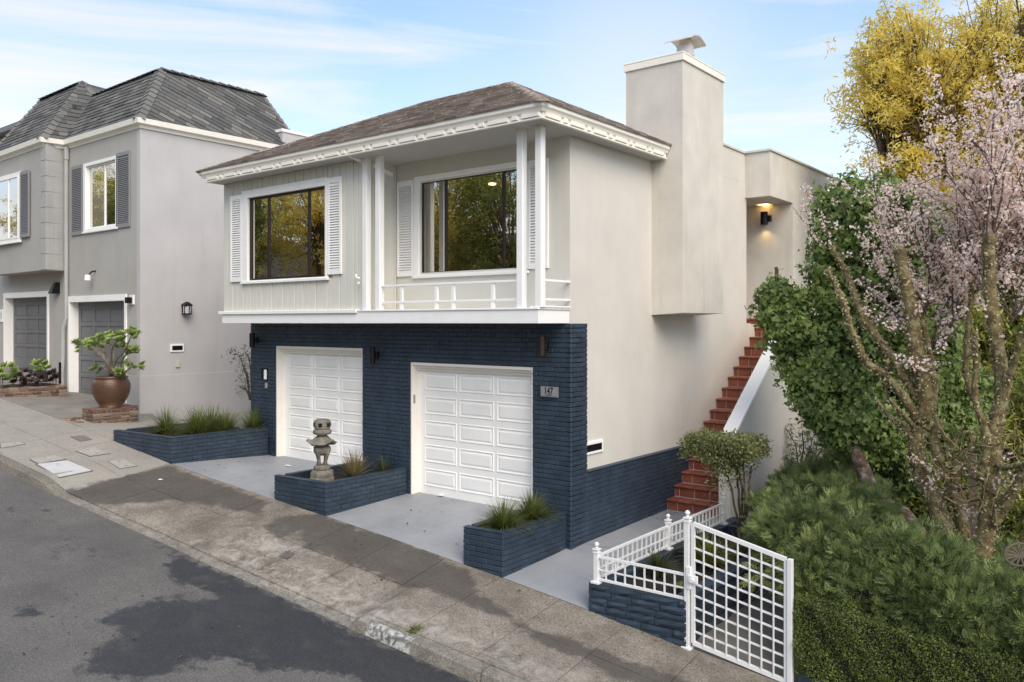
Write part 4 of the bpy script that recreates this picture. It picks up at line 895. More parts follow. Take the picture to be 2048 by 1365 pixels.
def rough(o, d, n, length, z0, z1, ch, proud=.02, lmin=.22, lmax=.5, m='navy', slope=0., par=T, nm='stone'):
    o, d, n = Vector(o), Vector(d), Vector(n); z = z0
    while z < z1-.02:
        h = min(ch*random.uniform(.8, 1.2), z1-z); h = z1-z if z1-z-h < .03 else h; x = 0
        while x < length-.01:
            l_ = min(random.uniform(lmin, lmax), length-x); l_ = length-x if length-x-l_ < .08 else l_
            nx_, nz_ = 5, 3; V = []; 
            for i in range(nx_):
                for k in range(nz_):
                    a = x+.003+(l_-.006)*i/(nx_-1); q = z+.003+(h-.006)*k/(nz_-1); e = (k == 0 or k == nz_-1) or (i == 0 or i == nx_-1)
                    V.append(o+d*a+n*(proud*random.uniform(.3, .75) if e else proud*random.uniform(.9, 1.7))+Vector((0,0,q+slope*a+random.uniform(-.006,.006))))
            s = MB(); F = [(i*nz_+k, (i+1)*nz_+k, (i+1)*nz_+k+1, i*nz_+k+1) for i in range(nx_-1) for k in range(nz_-1)]
            bk = [o+d*(x+a)+n*-.03+Vector((0,0,z+q+slope*(x+a))) for a, q in ((.003,.003),(l_-.003,.003),(l_-.003,h-.003),(.003,h-.003))]; b_ = len(V); c_ = [0, (nx_-1)*nz_, nx_*nz_-1, nz_-1]
            F += [(c_[0],b_,b_+1,c_[1]),(c_[1],b_+1,b_+2,c_[2]),(c_[2],b_+2,b_+3,c_[3]),(c_[3],b_+3,b_,c_[0])]
            if d.cross(Vector((0,0,1))).dot(n) < 0: F = [f[::-1] for f in F]
            s.add(V+bk, F); part(nm, s, M[m], par); x += l_
        z += h
dv = Vector((1.28, fy1-fy0, 0)); ln = dv.length; dv.normalize(); rough((1.22,fy0+.01,0), dv, (dv.y,-dv.x,0), ln, -.62, .085, .088)
rough((1.225,2.9,0), (0,-1,0), (-1,0,0), 2.9-fy0, -.25, .085, .085); rough((2.47,fy1,0), (0,1,0), (1,0,0), 3.6, -.62, .085, .14, lmin=.3, lmax=.6)
for a in np.arange(0, ln, .3): s = MB(); p = Vector((1.22,fy0,0))+dv*a; q = Vector((1.22,fy0,0))+dv*min(a+.295, ln); nv = Vector((dv.y,-dv.x,0)); s.prism([tuple(p[:2]),tuple(q[:2]),tuple((q-nv*.18)[:2]),tuple((p-nv*.18)[:2])], .05, .088+random.uniform(0,.006)); part('coping_stone', s, M['navy'], T)
for y_ in np.arange(fy0+.2, 2.85, .3):
    for xx in (1.225, 2.30):
        if xx > 2 and y_ > 2.3: continue
        s = MB(); s.box(xx, y_, .05, xx+.17, y_+.295, .088+random.uniform(0,.006), .006); part('coping_stone', s, M['navy'], T)
# wall under the clipped hedge
T2 = thing('hedge_wall', 'low dark navy wall under the clipped box hedge at bottom right', 'wall', (6,-1.2,-.8)); s = MB(); s.prism([(3.76,yprop(3.76)+.02),(14,yprop(14)+.02),(14,yprop(14)+.3),(3.76,yprop(3.76)+.3)], -3, -1.3)
V = [(x_, yprop(x_)+.02+b_, ZP(touw(x_, yprop(x_))[0])+c_) for x_ in (3.76, 8, 14) for b_, c_ in ((0,-.5),(0,.17),(.3,.17),(.3,-.5))]; s.add(V, [(0,1,5,4),(1,2,6,5),(2,3,7,6),(4,5,9,8),(5,6,10,9),(6,7,11,10),(0,3,2,1)]); part('wall', s, M['navy'], T2)

# ------------------------------------------------------------ white railing and gate
def finialpost(px, py, z0, z1, w_=.062, cap=True, lbl=None):
    s = MB(); s.box(px-w_/2, py-w_/2, z0+.02, px+w_/2, py+w_/2, z1, .003); s.box(px-w_*.95, py-w_*.95, z0, px+w_*.95, py+w_*.95, z0+.03, .004)
    s.box(px-w_*.62, py-w_*.62, z1-.04, px+w_*.62, py+w_*.62, z1-.02, .003); s.box(px-w_*.7, py-w_*.7, z1, px+w_*.7, py+w_*.7, z1+.018, .004)
    s.lathe([(.012,z1+.018),(.026,z1+.026),(.014,z1+.036),(.024,z1+.05),(.032,z1+.068),(.024,z1+.088),(.006,z1+.098)], 10, (px,py)); return s
WM = paint('white_metal_paint', (.76,.76,.755), .03, 8, .4, 60, .1)
A = thing('metal_railing', 'low white metal railing with ball finials on top of the navy stone planter', 'railing', (1.3,0,.1))
pc = (1.31, yprop(1.31)+.03); pe = (2.5, yprop(2.5)+.03)
for q in ((*pc,.085,.50),(1.30,.55,.085,.50),(1.31,2.42,.085,.50)): part('post', finialpost(*q), WM, A)
def raileven(a, b, z0, z1, n, sl=0):
    a, b = Vector((*a,0)), Vector((*b,0))
    for z_, h in ((z1,.03),(z0,.028),((z0+z1)/2-.02,.018)): s = MB(); s.bar(a+Vector((0,0,z_)), b+Vector((0,0,z_+sl)), .03 if h > .02 else .016, h); part('rail', s, WM, A)
    for i in range(1, n): q = a+(b-a)*i/n; s = MB(); s.bar(q+Vector((0,0,z0+sl*i/n)), q+Vector((0,0,z1+sl*i/n)), .018, .018, (1,0,0)); part('picket', s, WM, A)
raileven(pc, (pe[0]-.03,pe[1]), .14, .42, 9, -.03); raileven(pc, (1.30,.55), .14, .42, 15); raileven((1.30,.55), (1.31,2.42), .14, .42, 15)
Gt = thing('gate', 'white metal lattice garden gate hung on a square post with ball finial', 'gate', (3.1,-1.25,-.4))
gx0, gx1 = 2.50, 3.64; y0_ = yprop(gx0)+.03
part('gate_post', finialpost(gx0, y0_, -.47, 1.05, .062), WM, Gt); s = MB(); s.box(gx1+.01, yprop(gx1)-.01, -.75, gx1+.065, yprop(gx1)+.05, .77, .004); part('gate_post', s, WM, Gt)
ga, gb_ = Vector((gx0+.07, yprop(gx0+.07)+.03, 0)), Vector((gx1-.01, yprop(gx1)+.03, 0)); gl = (gb_-ga); 
ztl, ztr, zbl, zbr = 1.0, .755, -.385, -.575
for (za, zb_) in ((ztl, ztr), (zbl, zbr)): s = MB(); s.bar(ga+Vector((0,0,za)), gb_+Vector((0,0,zb_)), .04, .045); part('gate_rail', s, WM, Gt)
for p, za, zb_ in ((ga,zbl,ztl),(gb_,zbr,ztr)): s = MB(); s.bar(p+Vector((0,0,za)), p+Vector((0,0,zb_)), .04, .04, (1,0,0)); part('gate_stile', s, WM, Gt)
for i in range(1, 10): f = i/10; s = MB(); s.bar(ga+Vector((0,0,zbl+(ztl-zbl)*f)), gb_+Vector((0,0,zbr+(ztr-zbr)*f)), .012, .022); part('lattice_bar', s, WM, Gt)
for i in range(1, 8): f = i/8; p = ga+gl*f; s = MB(); s.bar(p+Vector((0,-.012,zbl+(zbr-zbl)*f)), p+Vector((0,-.012,ztl+(ztr-ztl)*f)), .022, .012, (1,0,0)); part('lattice_bar', s, WM, Gt)
s = MB(); s.box(gx0+.03, y0_-.06, .32, gx0+.15, y0_-.03, .41, .006); lk = part('lock', s, WM, Gt); s = MB(); s.tube([(gx0+.09,y0_-.06,.365),(gx0+.09,y0_-.10,.365)], .026, 12); part('knob', s, WM, lk)
s = MB(); s.box(gx0+.0, y0_-.045, .24, gx0+.055, y0_+.04, .50, .004); part('latch_plate', s, WM, Gt)

# ------------------------------------------------------------ stone lantern
SL = thing('stone_lantern', 'grey stone garden lantern standing in the middle navy planter', 'stone lantern', (-3.98,-1.42,.70)); lx, ly = -3.98, -1.42
s = MB(); s.lathe([(.25,.68),(.265,.70),(.265,.79),(.25,.80),(.245,.81),(.25,.82),(.25,.87),(.235,.90),(.19,.92)], 8, (lx,ly)); part('base', s, M['stone'], SL)
s = MB(); s.lathe([(.16,.92),(.175,.94),(.175,.98),(.13,1.0)], 10, (lx,ly)); part('base_ring', s, M['stone'], SL)
for a in range(4):
    t_ = a*math.pi/2+.25; ux, uy = math.cos(t_), math.sin(t_); s = MB(); s.tube([(lx+ux*r_, ly+uy*r_, z_) for r_, z_ in ((.10,.98),(.095,1.06),(.115,1.14),(.135,1.21),(.125,1.28))], [.046,.032,.038,.06,.085], 8, jit=.1); part('leg', s, M['stone'], SL, True)
s = MB(); s.lathe([(.10,1.16),(.17,1.2),(.185,1.25),(.165,1.30),(.13,1.315),(.15,1.33)], 14, (lx,ly)); part('bowl', s, M['stone'], SL, False)
s = MB(); n_ = 24; prof = [(.14,1.33),(.30,1.335),(.34,1.36),(.30,1.385),(.21,1.42),(.13,1.47)]; V = []
for r_, z_ in prof:
    for k in range(n_): t_ = 2*math.pi*k/n_; lob = max(0, math.cos(3*t_))**2; rr = r_*(1-.10*(1-lob)) ; V.append((lx+rr*math.cos(t_), ly+rr*math.sin(t_), z_+(.055*lob if r_ > .28 else 0)))
s.add(V, [(i*n_+k, i*n_+(k+1) % n_, (i+1)*n_+(k+1) % n_, (i+1)*n_+k) for i in range(len(prof)-1) for k in range(n_)]+[tuple(range(n_))[::-1], tuple(len(V)-n_+k for k in range(n_))]); part('lantern_roof', s, M['stone'], SL)
s = MB(); s.lathe([(.10,1.46),(.11,1.49),(.18,1.51),(.20,1.54),(.19,1.57),(.12,1.60)], 16, (lx,ly)); part('disc', s, M['stone'], SL, False)
s = MB(); s.lathe([(.13,1.585),(.165,1.60),(.18,1.66),(.172,1.72),(.14,1.745)], 12, (lx,ly)); fb = part('fire_box', s, M['stone'], SL)
for a in range(6): t_ = a*math.pi/3-.90; ux, uy = math.cos(t_), math.sin(t_); s = MB(); c_ = Vector((lx+ux*.168, ly+uy*.168, 1.665)); s.bar(c_-Vector((ux,uy,0))*.02, c_+Vector((ux,uy,0))*.014, .075, .06); part('opening', s, M['black'], fb)

SL.scale = (.78, .78, 1.0)
# ------------------------------------------------------------ brick pedestal, pot, brick bed
PD = thing('brick_pedestal', 'old red brick pedestal under the big brown pot', 'pedestal', (-11.16,-1.45,1.0))
def oldbrick(T, x0, x1, yf, yb, z0, z1):
    s = MB(); s.box(x0+.01, yf+.01, z0, x1-.01, yb, z1-.02); part('mortar_core', s, M['mortar'], T); z = z1-.075; r_ = 0
    while z > z0-.04:
        h = .062
        for o, d, n, ln in (((x0,yf,0),(1,0,0),(0,-1,0),x1-x0), ((x1,yf,0),(0,1,0),(1,0,0),yb-yf)):
            o, d, n = Vector(o), Vector(d), Vector(n); x = -.1*(r_ % 2)
            while x < ln-.02:
                l_ = random.choice((.2,.2,.1,.2)); a, b = max(x, .0), min(x+l_-.012, ln)
                if b-a > .03:
                    mbx = MB(); mbx.box(0, 0, 0, b-a, .04, h-.006, .008); s = MB(); jt = random.uniform(-.008,.010); s.add([o+d*(a+vx)+n*(vy-.03+jt)+Vector((0,0,z+vz+random.uniform(-.003,.003))) for vx, vy, vz in mbx.v], mbx.f if d.cross(n).z > 0 else [f[::-1] for f in mbx.f]); part('brick', s, M['brick'], T)
                x += l_
        z -= .075; r_ += 1
    nx_ = int((x1-x0)/.105)
    for i in range(nx_):
        y_ = yf
        while y_ < yb-.02:
            s = MB(); s.box(x0+i*(x1-x0)/nx_, y_, z1-.02, x0+(i+1)*(x1-x0)/nx_-.01, min(y_+.195, yb), z1+.012+random.uniform(0,.012), .006); part('brick', s, M['brick'], T); y_ += .205
oldbrick(PD, -11.42, -10.92, -1.95, -.96, .95, 1.475)
BD = thing('brick_bed', 'low old brick raised bed with succulents at far left', 'planter', (-14.8,-1.8,1.4)); oldbrick(BD, -15.5, -14.1, -2.60, -1.12, 1.40, 1.79)
s = MB(); s.box(-15.4,-2.5,1.6,-14.22,-1.2,1.81); part('soil', s, M['soil'], BD)
for i in range(12):   # loose bricks and rubble at the foot of the pedestal
    x_, y_ = random.uniform(-11.7,-11.0), random.uniform(-2.30,-1.99); r_ = random.random()
    zz = ZG(*touw(x_, yprop(x_)))-.03-(y_-yprop(x_))*.10; s = MB(); s.box(-.09*r_-.03,-.05,-.02,.09*r_+.03,.05,.028,.006); mt = Matrix.Rotation(random.uniform(-.5,.5)+(.3), 4, 'Z')@Matrix.Rotation(random.uniform(-.1,.1), 4, 'X'); s.v = [tuple(mt@Vector(v)+Vector((x_,y_,zz+.02))) for v in s.v]; part('brick', s, M['brick'], PD)
def potmat():
    m, t, b = new_mat('brown_glazed_pot'); p = wpos(t); c = ramp(t, noise(t, p, 4, 5), [(.3,(.072,.035,.019)),(.7,(.120,.064,.036))]); t.links.new(c, b.inputs['Base Color']); b.inputs['Roughness'].default_value = .38; return m
PT = thing('plant_pot', 'large brown glazed dimpled pot holding a tree succulent on the brick pedestal', 'plant pot', (-11.16,-1.45,1.49)); M['pot'] = potmat()
c_ = (-11.16,-1.45); PZ = lambda z_: 1.487+(z_-1.43)*.955
s = MB(); s.lathe([(r_*.945, PZ(z_)) for r_, z_ in [(.26,1.43),(.27,1.45),(.24,1.47),(.30,1.56),(.37,1.70),(.405,1.84),(.40,1.96),(.365,2.06),(.335,2.09),(.36,2.10),(.36,2.14),(.33,2.145),(.31,2.10),(.30,2.06)]], 40, c_); part('pot_body', s, M['pot'], PT, True)
s = MB()
for r_i in range(11):
    z_ = 1.60+.04*r_i; rr = float(np.interp(z_, [1.56,1.70,1.84,1.96,2.06], [.30,.37,.405,.40,.365]))*.945
    for k in range(44):
        t_ = 2*math.pi*(k+.5*(r_i % 2))/44; q = Vector((c_[0]+rr*math.cos(t_), c_[1]+rr*math.sin(t_), PZ(z_))); u_ = Vector((-math.sin(t_), math.cos(t_), 0)); n_ = Vector((math.cos(t_), math.sin(t_), 0)); b_ = .012
        s.add([q-u_*b_-Vector((0,0,b_)), q+u_*b_-Vector((0,0,b_)), q+u_*b_+Vector((0,0,b_)), q-u_*b_+Vector((0,0,b_)), q+n_*.013], [(0,1,4),(1,2,4),(2,3,4),(3,0,4)])
o = part('dimples', s, M['pot'], PT); o['kind'] = 'stuff'
s = MB(); s.lathe([(.27,2.09),(.28,2.10),(.1,2.12)], 20, c_); part('soil', s, M['soil'], PT)
# armchair seen through the balcony window
s = MB(); s.box(-2.35,.55,3.55,-1.5,1.2,4.1,.08); ac = thing('armchair', 'white rounded armchair seen through the balcony window', 'armchair', (-1.9,1.1,3.55)); part('seat', s, M['roomw'], ac); s = MB(); s.tube([(-2.32,.46,4.2),(-2.15,.40,4.33),(-1.95,.38,4.26),(-1.75,.40,4.17),(-1.55,.44,4.12)], [.1,.12,.11,.11,.08], 10); part('backrest', s, M['roomw'], ac, True)
# ------------------------------------------------------------ vegetation
def unit(v): return v/np.maximum(np.linalg.norm(v, axis=-1, keepdims=True), 1e-9)
def frames(nrm, n):
    a = unit(rng.normal(size=(n,3))); t = unit(np.cross(nrm, a)); return t, np.cross(nrm, t)
def leafcloud(name, P, Nn, size, shape, mats, parent, jitter=.6, var=.35, tone=None, fold=0., down=0.):
    """one leaf polygon fan per point; shape: list of (across, along) outline points, base at origin"""
    n = len(P); nr = unit(Nn+rng.normal(size=(n,3))*jitter); t, b = frames(nr, n)
    if down: b = unit(b+np.array([0,0,-down])); t = unit(np.cross(b, nr)); nr = np.cross(t, b)
    s = size*(1+var*rng.uniform(-1, 1, n)); sh = np.array(shape); m = len(sh)
    V = P[:, None, :]+(t[:, None, :]*sh[None, :, 0:1]+b[:, None, :]*sh[None, :, 1:2]+nr[:, None, :]*(np.abs(sh[None, :, 0:1])*fold))*s[:, None, None]
    if m in (3, 4): F = np.arange(n*m).reshape(n, m)
    else:
        F = np.concatenate([np.stack([np.arange(n)*m, np.arange(n)*m+i, np.arange(n)*m+i+1], 1) for i in range(1, m-1)])
    tn = rng.random(n) if tone is None else np.clip(tone+rng.normal(size=n)*.16, 0, 1)
    me = fastmesh(name, V.reshape(-1, 3)-np.array(WL.get(parent.name, (0,0,0)) if parent else (0,0,0)), F, np.repeat(tn, m))
    o = link(name, me, mats, parent)
    if parent: WL[o.name] = WL.get(parent.name, (0,0,0))
    return o
IVY = [(0,0),(.34,-.08),(.5,.22),(.27,.42),(.12,.5),(0,1),(-.12,.5),(-.27,.42),(-.5,.22),(-.34,-.08)]
OVAL = [(0,0),(.26,.45),(0,1),(-.26,.45)]
LANCE = [(0,0),(.13,.4),(0,1),(-.13,.4)]
def shell(c, r, n, inner=.72, up=0.):
    """points in the outer shell of an ellipsoid with lumps; returns points and outward normals"""
    c, r = np.array(c, float), np.array(r, float); d = unit(rng.normal(size=(n,3))+np.array([0,0,up])); k = rng.uniform(inner, 1, n)**.6
    lump = 1+.20*np.sin(d[:, 0]*7+c[0]*3)*np.sin(d[:, 1]*6+c[1]*5)+.10*np.sin(d[:, 2]*11+c[2]*7); return c+d*r*(k*lump)[:, None], unit(d/r)
def clump(P, Nn, per, sig, amp, drop=.12):
    """gathers points into tufts that stand out or sink in, with a tone for each tuft"""
    n = len(P); nc = max(1, n//per); ci = rng.integers(0, n, nc); cen = P[ci]+Nn[ci]*rng.normal(0, amp, (nc,1)); cn = Nn[ci]; tone = np.clip(.5+rng.normal(0,.2,nc), 0, 1)
    ok = np.nonzero(rng.random(nc) > drop)[0]; idx = ok[rng.integers(0, len(ok), n)]; off = rng.normal(size=(n,3))*sig
    return cen[idx]+off, unit(cn[idx]*.8+off/sig*.55), tone[idx]
def limb(path, rad, m, parent, name='branch', jit=.25, sub=5, smooth=True, wob=.012):
    pts = [Vector(p) for p in path]; out_ = []; rr = []
    n = len(pts); rad = rad if hasattr(rad, '__len__') else [rad]*n
    for i in range(n-1):
        p0, p1, p2, p3 = pts[max(i-1,0)], pts[i], pts[i+1], pts[min(i+2,n-1)]
        for k in range(sub):
            t_ = k/sub; q = .5*((2*p1)+(p2-p0)*t_+(2*p0-5*p1+4*p2-p3)*t_*t_+(3*p1-p0-3*p2+p3)*t_**3)
            out_.append(q+Vector([random.uniform(-wob, wob) for _ in range(3)])); rr.append(rad[i]*(1-t_)+rad[i+1]*t_)
    out_.append(pts[-1]); rr.append(rad[-1]); s = MB(); s.tube(out_, rr, 9, jit=jit); return part(name, s, m, parent, smooth), out_, rr
def tufts(pts, rr, n, size, mats, parent, name='lichen'):
    P = []; Q = []
    for _ in range(n):
        i = random.randrange(len(pts)-1); t_ = random.random(); c = pts[i].lerp(pts[i+1], t_); d = Vector([random.gauss(0,1) for _ in range(3)]).normalized(); r_ = rr[i]*random.uniform(.9, 1.5); P.append(tuple(c+d*r_)); Q.append(tuple(d))
    o = leafcloud(name, np.array(P), np.array(Q), size, [(0,0),(.3,.3),(.12,1),(-.25,.6)], mats, parent, .9); o['kind'] = 'stuff'; return o
def grass(name, label, loc, h, spread, n, mat_, group=None, cat='grass clump', stiff=.5, wid=.0048, z_=None):
    T = thing(name, label, cat, loc, group); V = []; F = []; tn = []
    for _ in range(n):
        a = random.uniform(0, 2*math.pi); el = random.random()**.7; b0 = Vector((math.cos(a), math.sin(a), 0)); p = Vector(loc)+b0*random.uniform(0, .05); L_ = h*random.uniform(.6, 1.15)
        dirv = (Vector((0,0,1))*(1.1-el*.7)+b0*el*spread).normalized(); sd_ = b0.cross(Vector((0,0,1))); w_ = wid*random.uniform(.6, 1.3); k0_ = len(V); tt = random.random(); seg = 5
        for i in range(seg+1):
            f = i/seg; ww = w_*(1-f**2)+.0006; V += [tuple(p-sd_*ww), tuple(p+sd_*ww)]; tn += [tt, tt]
            p = p+dirv*(L_/seg); dirv = (dirv+b0*(.16*el/stiff)-Vector((0,0,1))*(.20*el*f*2/stiff)*.7).normalized()
        F += [(k0_+2*i, k0_+2*i+1, k0_+2*i+3, k0_+2*i+2) for i in range(seg)]
    me = fastmesh('blades', np.array(V)-np.array(loc), F, tn); o = link('blades', me, mat_, T); WL[o.name] = tuple(loc); return T
M['grass'] = leafmat('green_grass', [(0, (.06,.085,.018)), (.5, (.13,.165,.04)), (.8, (.21,.23,.06)), (1, (.34,.28,.13))], .35)
M['grassdark'] = leafmat('dark_grass', [(0, (.035,.05,.02)), (.6, (.07,.085,.03)), (1, (.17,.13,.07))], .3)
M['tan'] = leafmat('tan_striped_grass', [(0, (.12,.10,.035)), (.5, (.28,.22,.11)), (1, (.45,.37,.22))], .35)
M['yellowgrass'] = leafmat('yellow_green_grass', [(0, (.12,.13,.02)), (.6, (.24,.24,.04)), (1, (.33,.27,.08))], .4)
def G_(label, x, y, z, h, sp, n, m, cat='grass clump', grp='grass clumps in the planters', **k): return grass('grass_clump', label, (x, y, z), h, sp, n, M[m], grp, cat, **k)
gpos = lambda px, py, Y, z: at(px, py, Y)
G_('grass clump at the left end of the long navy planter', -8.85, -1.45, 1.10, .56, 1.3, 620, 'grass')
G_('wide bright grass clump at the front of the long navy planter', -8.05, -1.25, 1.10, .62, 1.4, 900, 'grass')
G_('grass clump in the middle rear of the long navy planter', -8.35, -.75, 1.10, .58, 1.3, 700, 'grass')
G_('bushy grass clump behind the front one in the long navy planter', -7.90, -.72, 1.10, .56, 1.3, 600, 'grass')
G_('grass clump closest to the brick wall in the long navy planter', -7.80, -.15, 1.10, .52, 1.2, 560, 'grass')
G_('tan striped spiky plant right of the stone lantern', -3.86, -.85, .70, .50, .62, 150, 'tan', cat='spiky plant', grp=None, stiff=1.6, wid=.011)
G_('small reddish green tuft at the back of the lantern planter', -3.80, -.25, .70, .34, .9, 150, 'grassdark', wid=.005)
G_('front grass clump in the small corner planter', -.42, -1.08, .42, .46, 1.4, 900, 'grass', wid=.005)
G_('rear grass clump in the small corner planter next to the garage door', -.40, -.45, .42, .46, 1.4, 900, 'grass', wid=.005)
G_('upright dark grass tuft in the stone planter behind the gate post', 1.78, .55, .02, .48, .6, 220, 'grassdark', stiff=1.2, wid=.007)
G_('low grass tuft near the front of the stone planter', 1.62, -.35, .02, .36, 1.0, 260, 'grassdark', wid=.006)
G_('yellow green grass clump behind the gate lattice', 2.02, .35, .02, .46, .7, 320, 'yellowgrass', wid=.008)
G_('rusty brown grass tuft behind the gate lattice', 2.12, 1.2, .02, .36, .9, 200, 'tan', wid=.006)
G_('small green grass tuft at front right of the stone planter', 2.15, -.75, .02, .12, .8, 40, 'grass', wid=.012)
G_('tiny grass tuft against the cream stair wall', 1.55, 3.4, .02, .3, .8, 60, 'grassdark', wid=.008)
# pavement joint tuft
P = np.array([(*uw(-.03+random.gauss(0,.03), 1.80+random.gauss(0,.05)), 0) for _ in range(260)]); P[:, 2] = [ZG(*touw(x, y))+.004 for x, y in P[:, :2]]
o = leafcloud('weed', P, np.tile([0,0,1.], (len(P),1)), .035, LANCE, M['grass'], None, 1.2); tag(o, 'tuft of moss and weed growing in the pavement joint by the painted kerb', 'weed', kind='stuff')
# litter: dry leaves and paper
PL = []
for (cx_, cy_, r_, n_) in ((480,930,75,26),(690,960,60,10),(800,1060,120,30),(1310,1000,30,34),(900,1130,120,12),(300,1230,260,70),(1150,1250,200,36),(640,1130,160,40),(240,1000,120,25)):
    for _ in range(n_):
        u_, w_ = ground_px(cx_+random.uniform(-1,1)*r_, cy_+random.uniform(-.35,.35)*r_)
        if w_ > 0 or True:
            x, y = uw(u_, w_)
            z = ZG(u_, w_)+.012 if w_ > 0 else None
            if z is None:
                yb, zb, zf = .3, (.605 if x < -4.6 else .38 if x < -.7 else 0.02), ZP(u_)
                t_ = (y-yprop(x))/(yb-yprop(x)); 
                if t_ > 1 or t_ < 0: continue
                z = zf+(zb-zf)*t_+.014
            PL.append((x, y, z))
for _ in range(40): PL.append((random.uniform(.02,.30), random.uniform(2.3,2.9), .03+random.random()*.03))
M['dryleaf'] = leafmat('dry_leaf', [(0, (.03,.02,.014)), (.6, (.09,.06,.04)), (.9, (.30,.24,.15)), (1, (.5,.47,.4))], .1)
o = leafcloud('litter', np.array(PL), np.tile([0,0,1.], (len(PL),1)), .038, OVAL, M['dryleaf'], None, .25, .5); tag(o, 'scattered dry leaves and crumbs on the drives, pavement and road', 'fallen leaves', kind='stuff')
for (px_, py_, sz, lb) in ((320,961,.05,'white paper scrap on the dark pavement near the left planter'),(575,936,.09,'crumpled white scrap on the left driveway near the garage door'),(880,1011,.07,'small white strip on the right driveway before the garage door')):
    u_, w_ = ground_px(px_, py_); x, y = uw(u_, w_)
    z = ZG(u_, w_)+.008 if w_ > 0 else None
    if z is None: 
        zb = .605 if x < -4.6 else .38; t_ = (y-yprop(x))/(.3-yprop(x)); z = ZP(u_)+(zb-ZP(u_))*t_+.012
    s = MB(); s.add([(x-sz,y-.02,z),(x+sz*.6,y-.03,z+.006),(x+sz,y+.03,z+.002),(x-sz*.6,y+.04,z+.008),(x,y,z+.02)], [(0,1,4),(1,2,4),(2,3,4),(3,0,4)]); loose('paper_scrap', s, M['white'], lb, 'litter', (x, y, z))

# succulent in the pot and the bed
M['succ'] = leafmat('succulent_green', [(0, (.12,.17,.05)), (.5, (.28,.36,.11)), (1, (.48,.52,.20))], .12, .45)
M['succdark'] = leafmat('dark_succulent', [(0, (.035,.022,.025)), (.5, (.07,.04,.045)), (1, (.11,.07,.05))], .1, .4)
def rosettes(name, cs, rad, m, parent, n=26):
    P = []; D = []; 
    V = []; F = []; tn = []
    for c, ax in cs:
        c = Vector(c); ax = Vector(ax).normalized(); t1 = ax.cross(Vector((.3,.8,.2))).normalized(); t2 = ax.cross(t1); rr = rad*random.uniform(.75, 1.2)
        for k in range(n):
            a = k*2.399; f = (k+1)/n; el = f*1.15; d = (t1*math.cos(a)+t2*math.sin(a))*math.sin(el)+ax*math.cos(el); sd_ = d.cross(ax).normalized() if d.cross(ax).length > .01 else t1; L_ = rr*(.45+.55*f); w_ = rr*.17; b_ = len(V); tt = min(1, max(0, 1-f*.8+random.uniform(-.2,.2)))
            V += [tuple(c), tuple(c+d*L_*.6-sd_*w_+ax*.01), tuple(c+d*L_), tuple(c+d*L_*.6+sd_*w_+ax*.01)]; F.append((b_,b_+1,b_+2,b_+3)); tn += [tt]*4
    me = fastmesh(name, np.array(V)-np.array(WL[parent.name]), F, tn); o = link(name, me, m, parent); return o
TS = thing('tree_succulent', 'branching tree succulent with green rosettes growing from the big brown pot', 'succulent', (-11.16,-1.45,2.1)); Y_ = -1.45; cs = []
for path in ([(222,750),(214,725),(190,700),(165,688)],[(222,750),(212,712),(196,690)],[(225,750),(228,720),(222,690),(216,675)],[(225,750),(232,722),(250,700),(262,674)],[(228,750),(238,738),(250,712),(268,705)],[(226,750),(222,705),(236,680)],[(222,750),(205,735),(200,742)],[(228,752),(248,745),(262,735)],[(220,752),(206,708),(180,692)]):
    dy = random.uniform(-.35, .35); pts = [at(a, b, Y_+dy*i/(len(path)-1)) for i, (a, b) in enumerate(path)]; limb(pts, [.028,.022,.017,.012][:len(pts)], M['palebark'], TS, 'stem', .15, 4, wob=.006)
    for _ in range(5):
        q = pts[-1]+Vector((random.gauss(0,.10), random.gauss(0,.12), random.gauss(.02,.05))); cs.append((q, (random.gauss(0,.4), -.3+random.gauss(0,.4), 1)))
for (a, b) in ((160,700),(170,690),(185,688),(200,680),(212,684),(222,676),(236,682),(246,690),(240,672),(256,668),(268,668),(230,690),(262,705),(272,706),(258,730),(200,744),(232,742),(250,748),(205,694),(190,698)): cs += [(at(a+random.uniform(-6,6), b+random.uniform(-5,5), Y_+random.uniform(-.3,.3)), (.3+random.gauss(0,.5), -.6+random.gauss(0,.3), .8)) for _ in (0,1)]
rosettes('rosettes', cs, .15, M['succ'], TS)
for lb, lst, m, rd in (('green rosette succulent at the left end of the brick bed', [(0,745),(10,735),(24,735),(30,745),(5,755),(18,760),(28,755)], 'succ', .17), ('green rosette succulent standing taller toward the downspout in the brick bed', [(72,730),(82,726),(92,728),(98,738),(80,742),(88,736)], 'succ', .16), ('dark purple succulents filling the front of the brick bed', [(40,752),(52,745),(60,755),(70,752),(48,762),(82,758),(100,750),(108,745),(112,756),(30,766),(64,764),(92,764),(106,762),(76,768),(52,770)], 'succdark', .15)):
    c0 = atX(*lst[0], -14.6); TT = thing('succulent', lb, 'succulent', (-14.6, c0.y, 1.8), 'succulents in the brick bed'); rosettes('rosettes', [(atX(a, b, -14.7+random.uniform(-.4,.4)), (.3+random.gauss(0,.4),-.5,.9)) for a, b in lst for _ in (0,1,2)], rd, M[m], TT, 22)
    s = MB(); [s.tube([atX(a, b, -14.7), atX(a, 778, -14.7)], .012, 5) for a, b in lst[::2]]; part('stems', s, M['palebark'], TT)
s = MB(); s.tube([atX(120,768,-14.2), atX(120,725,-14.2)], .03, 10); loose('black_pipe', s, M['black'], 'short black pipe standing beside the downspout in the brick bed', 'pipe', tuple(atX(120,768,-14.2)))
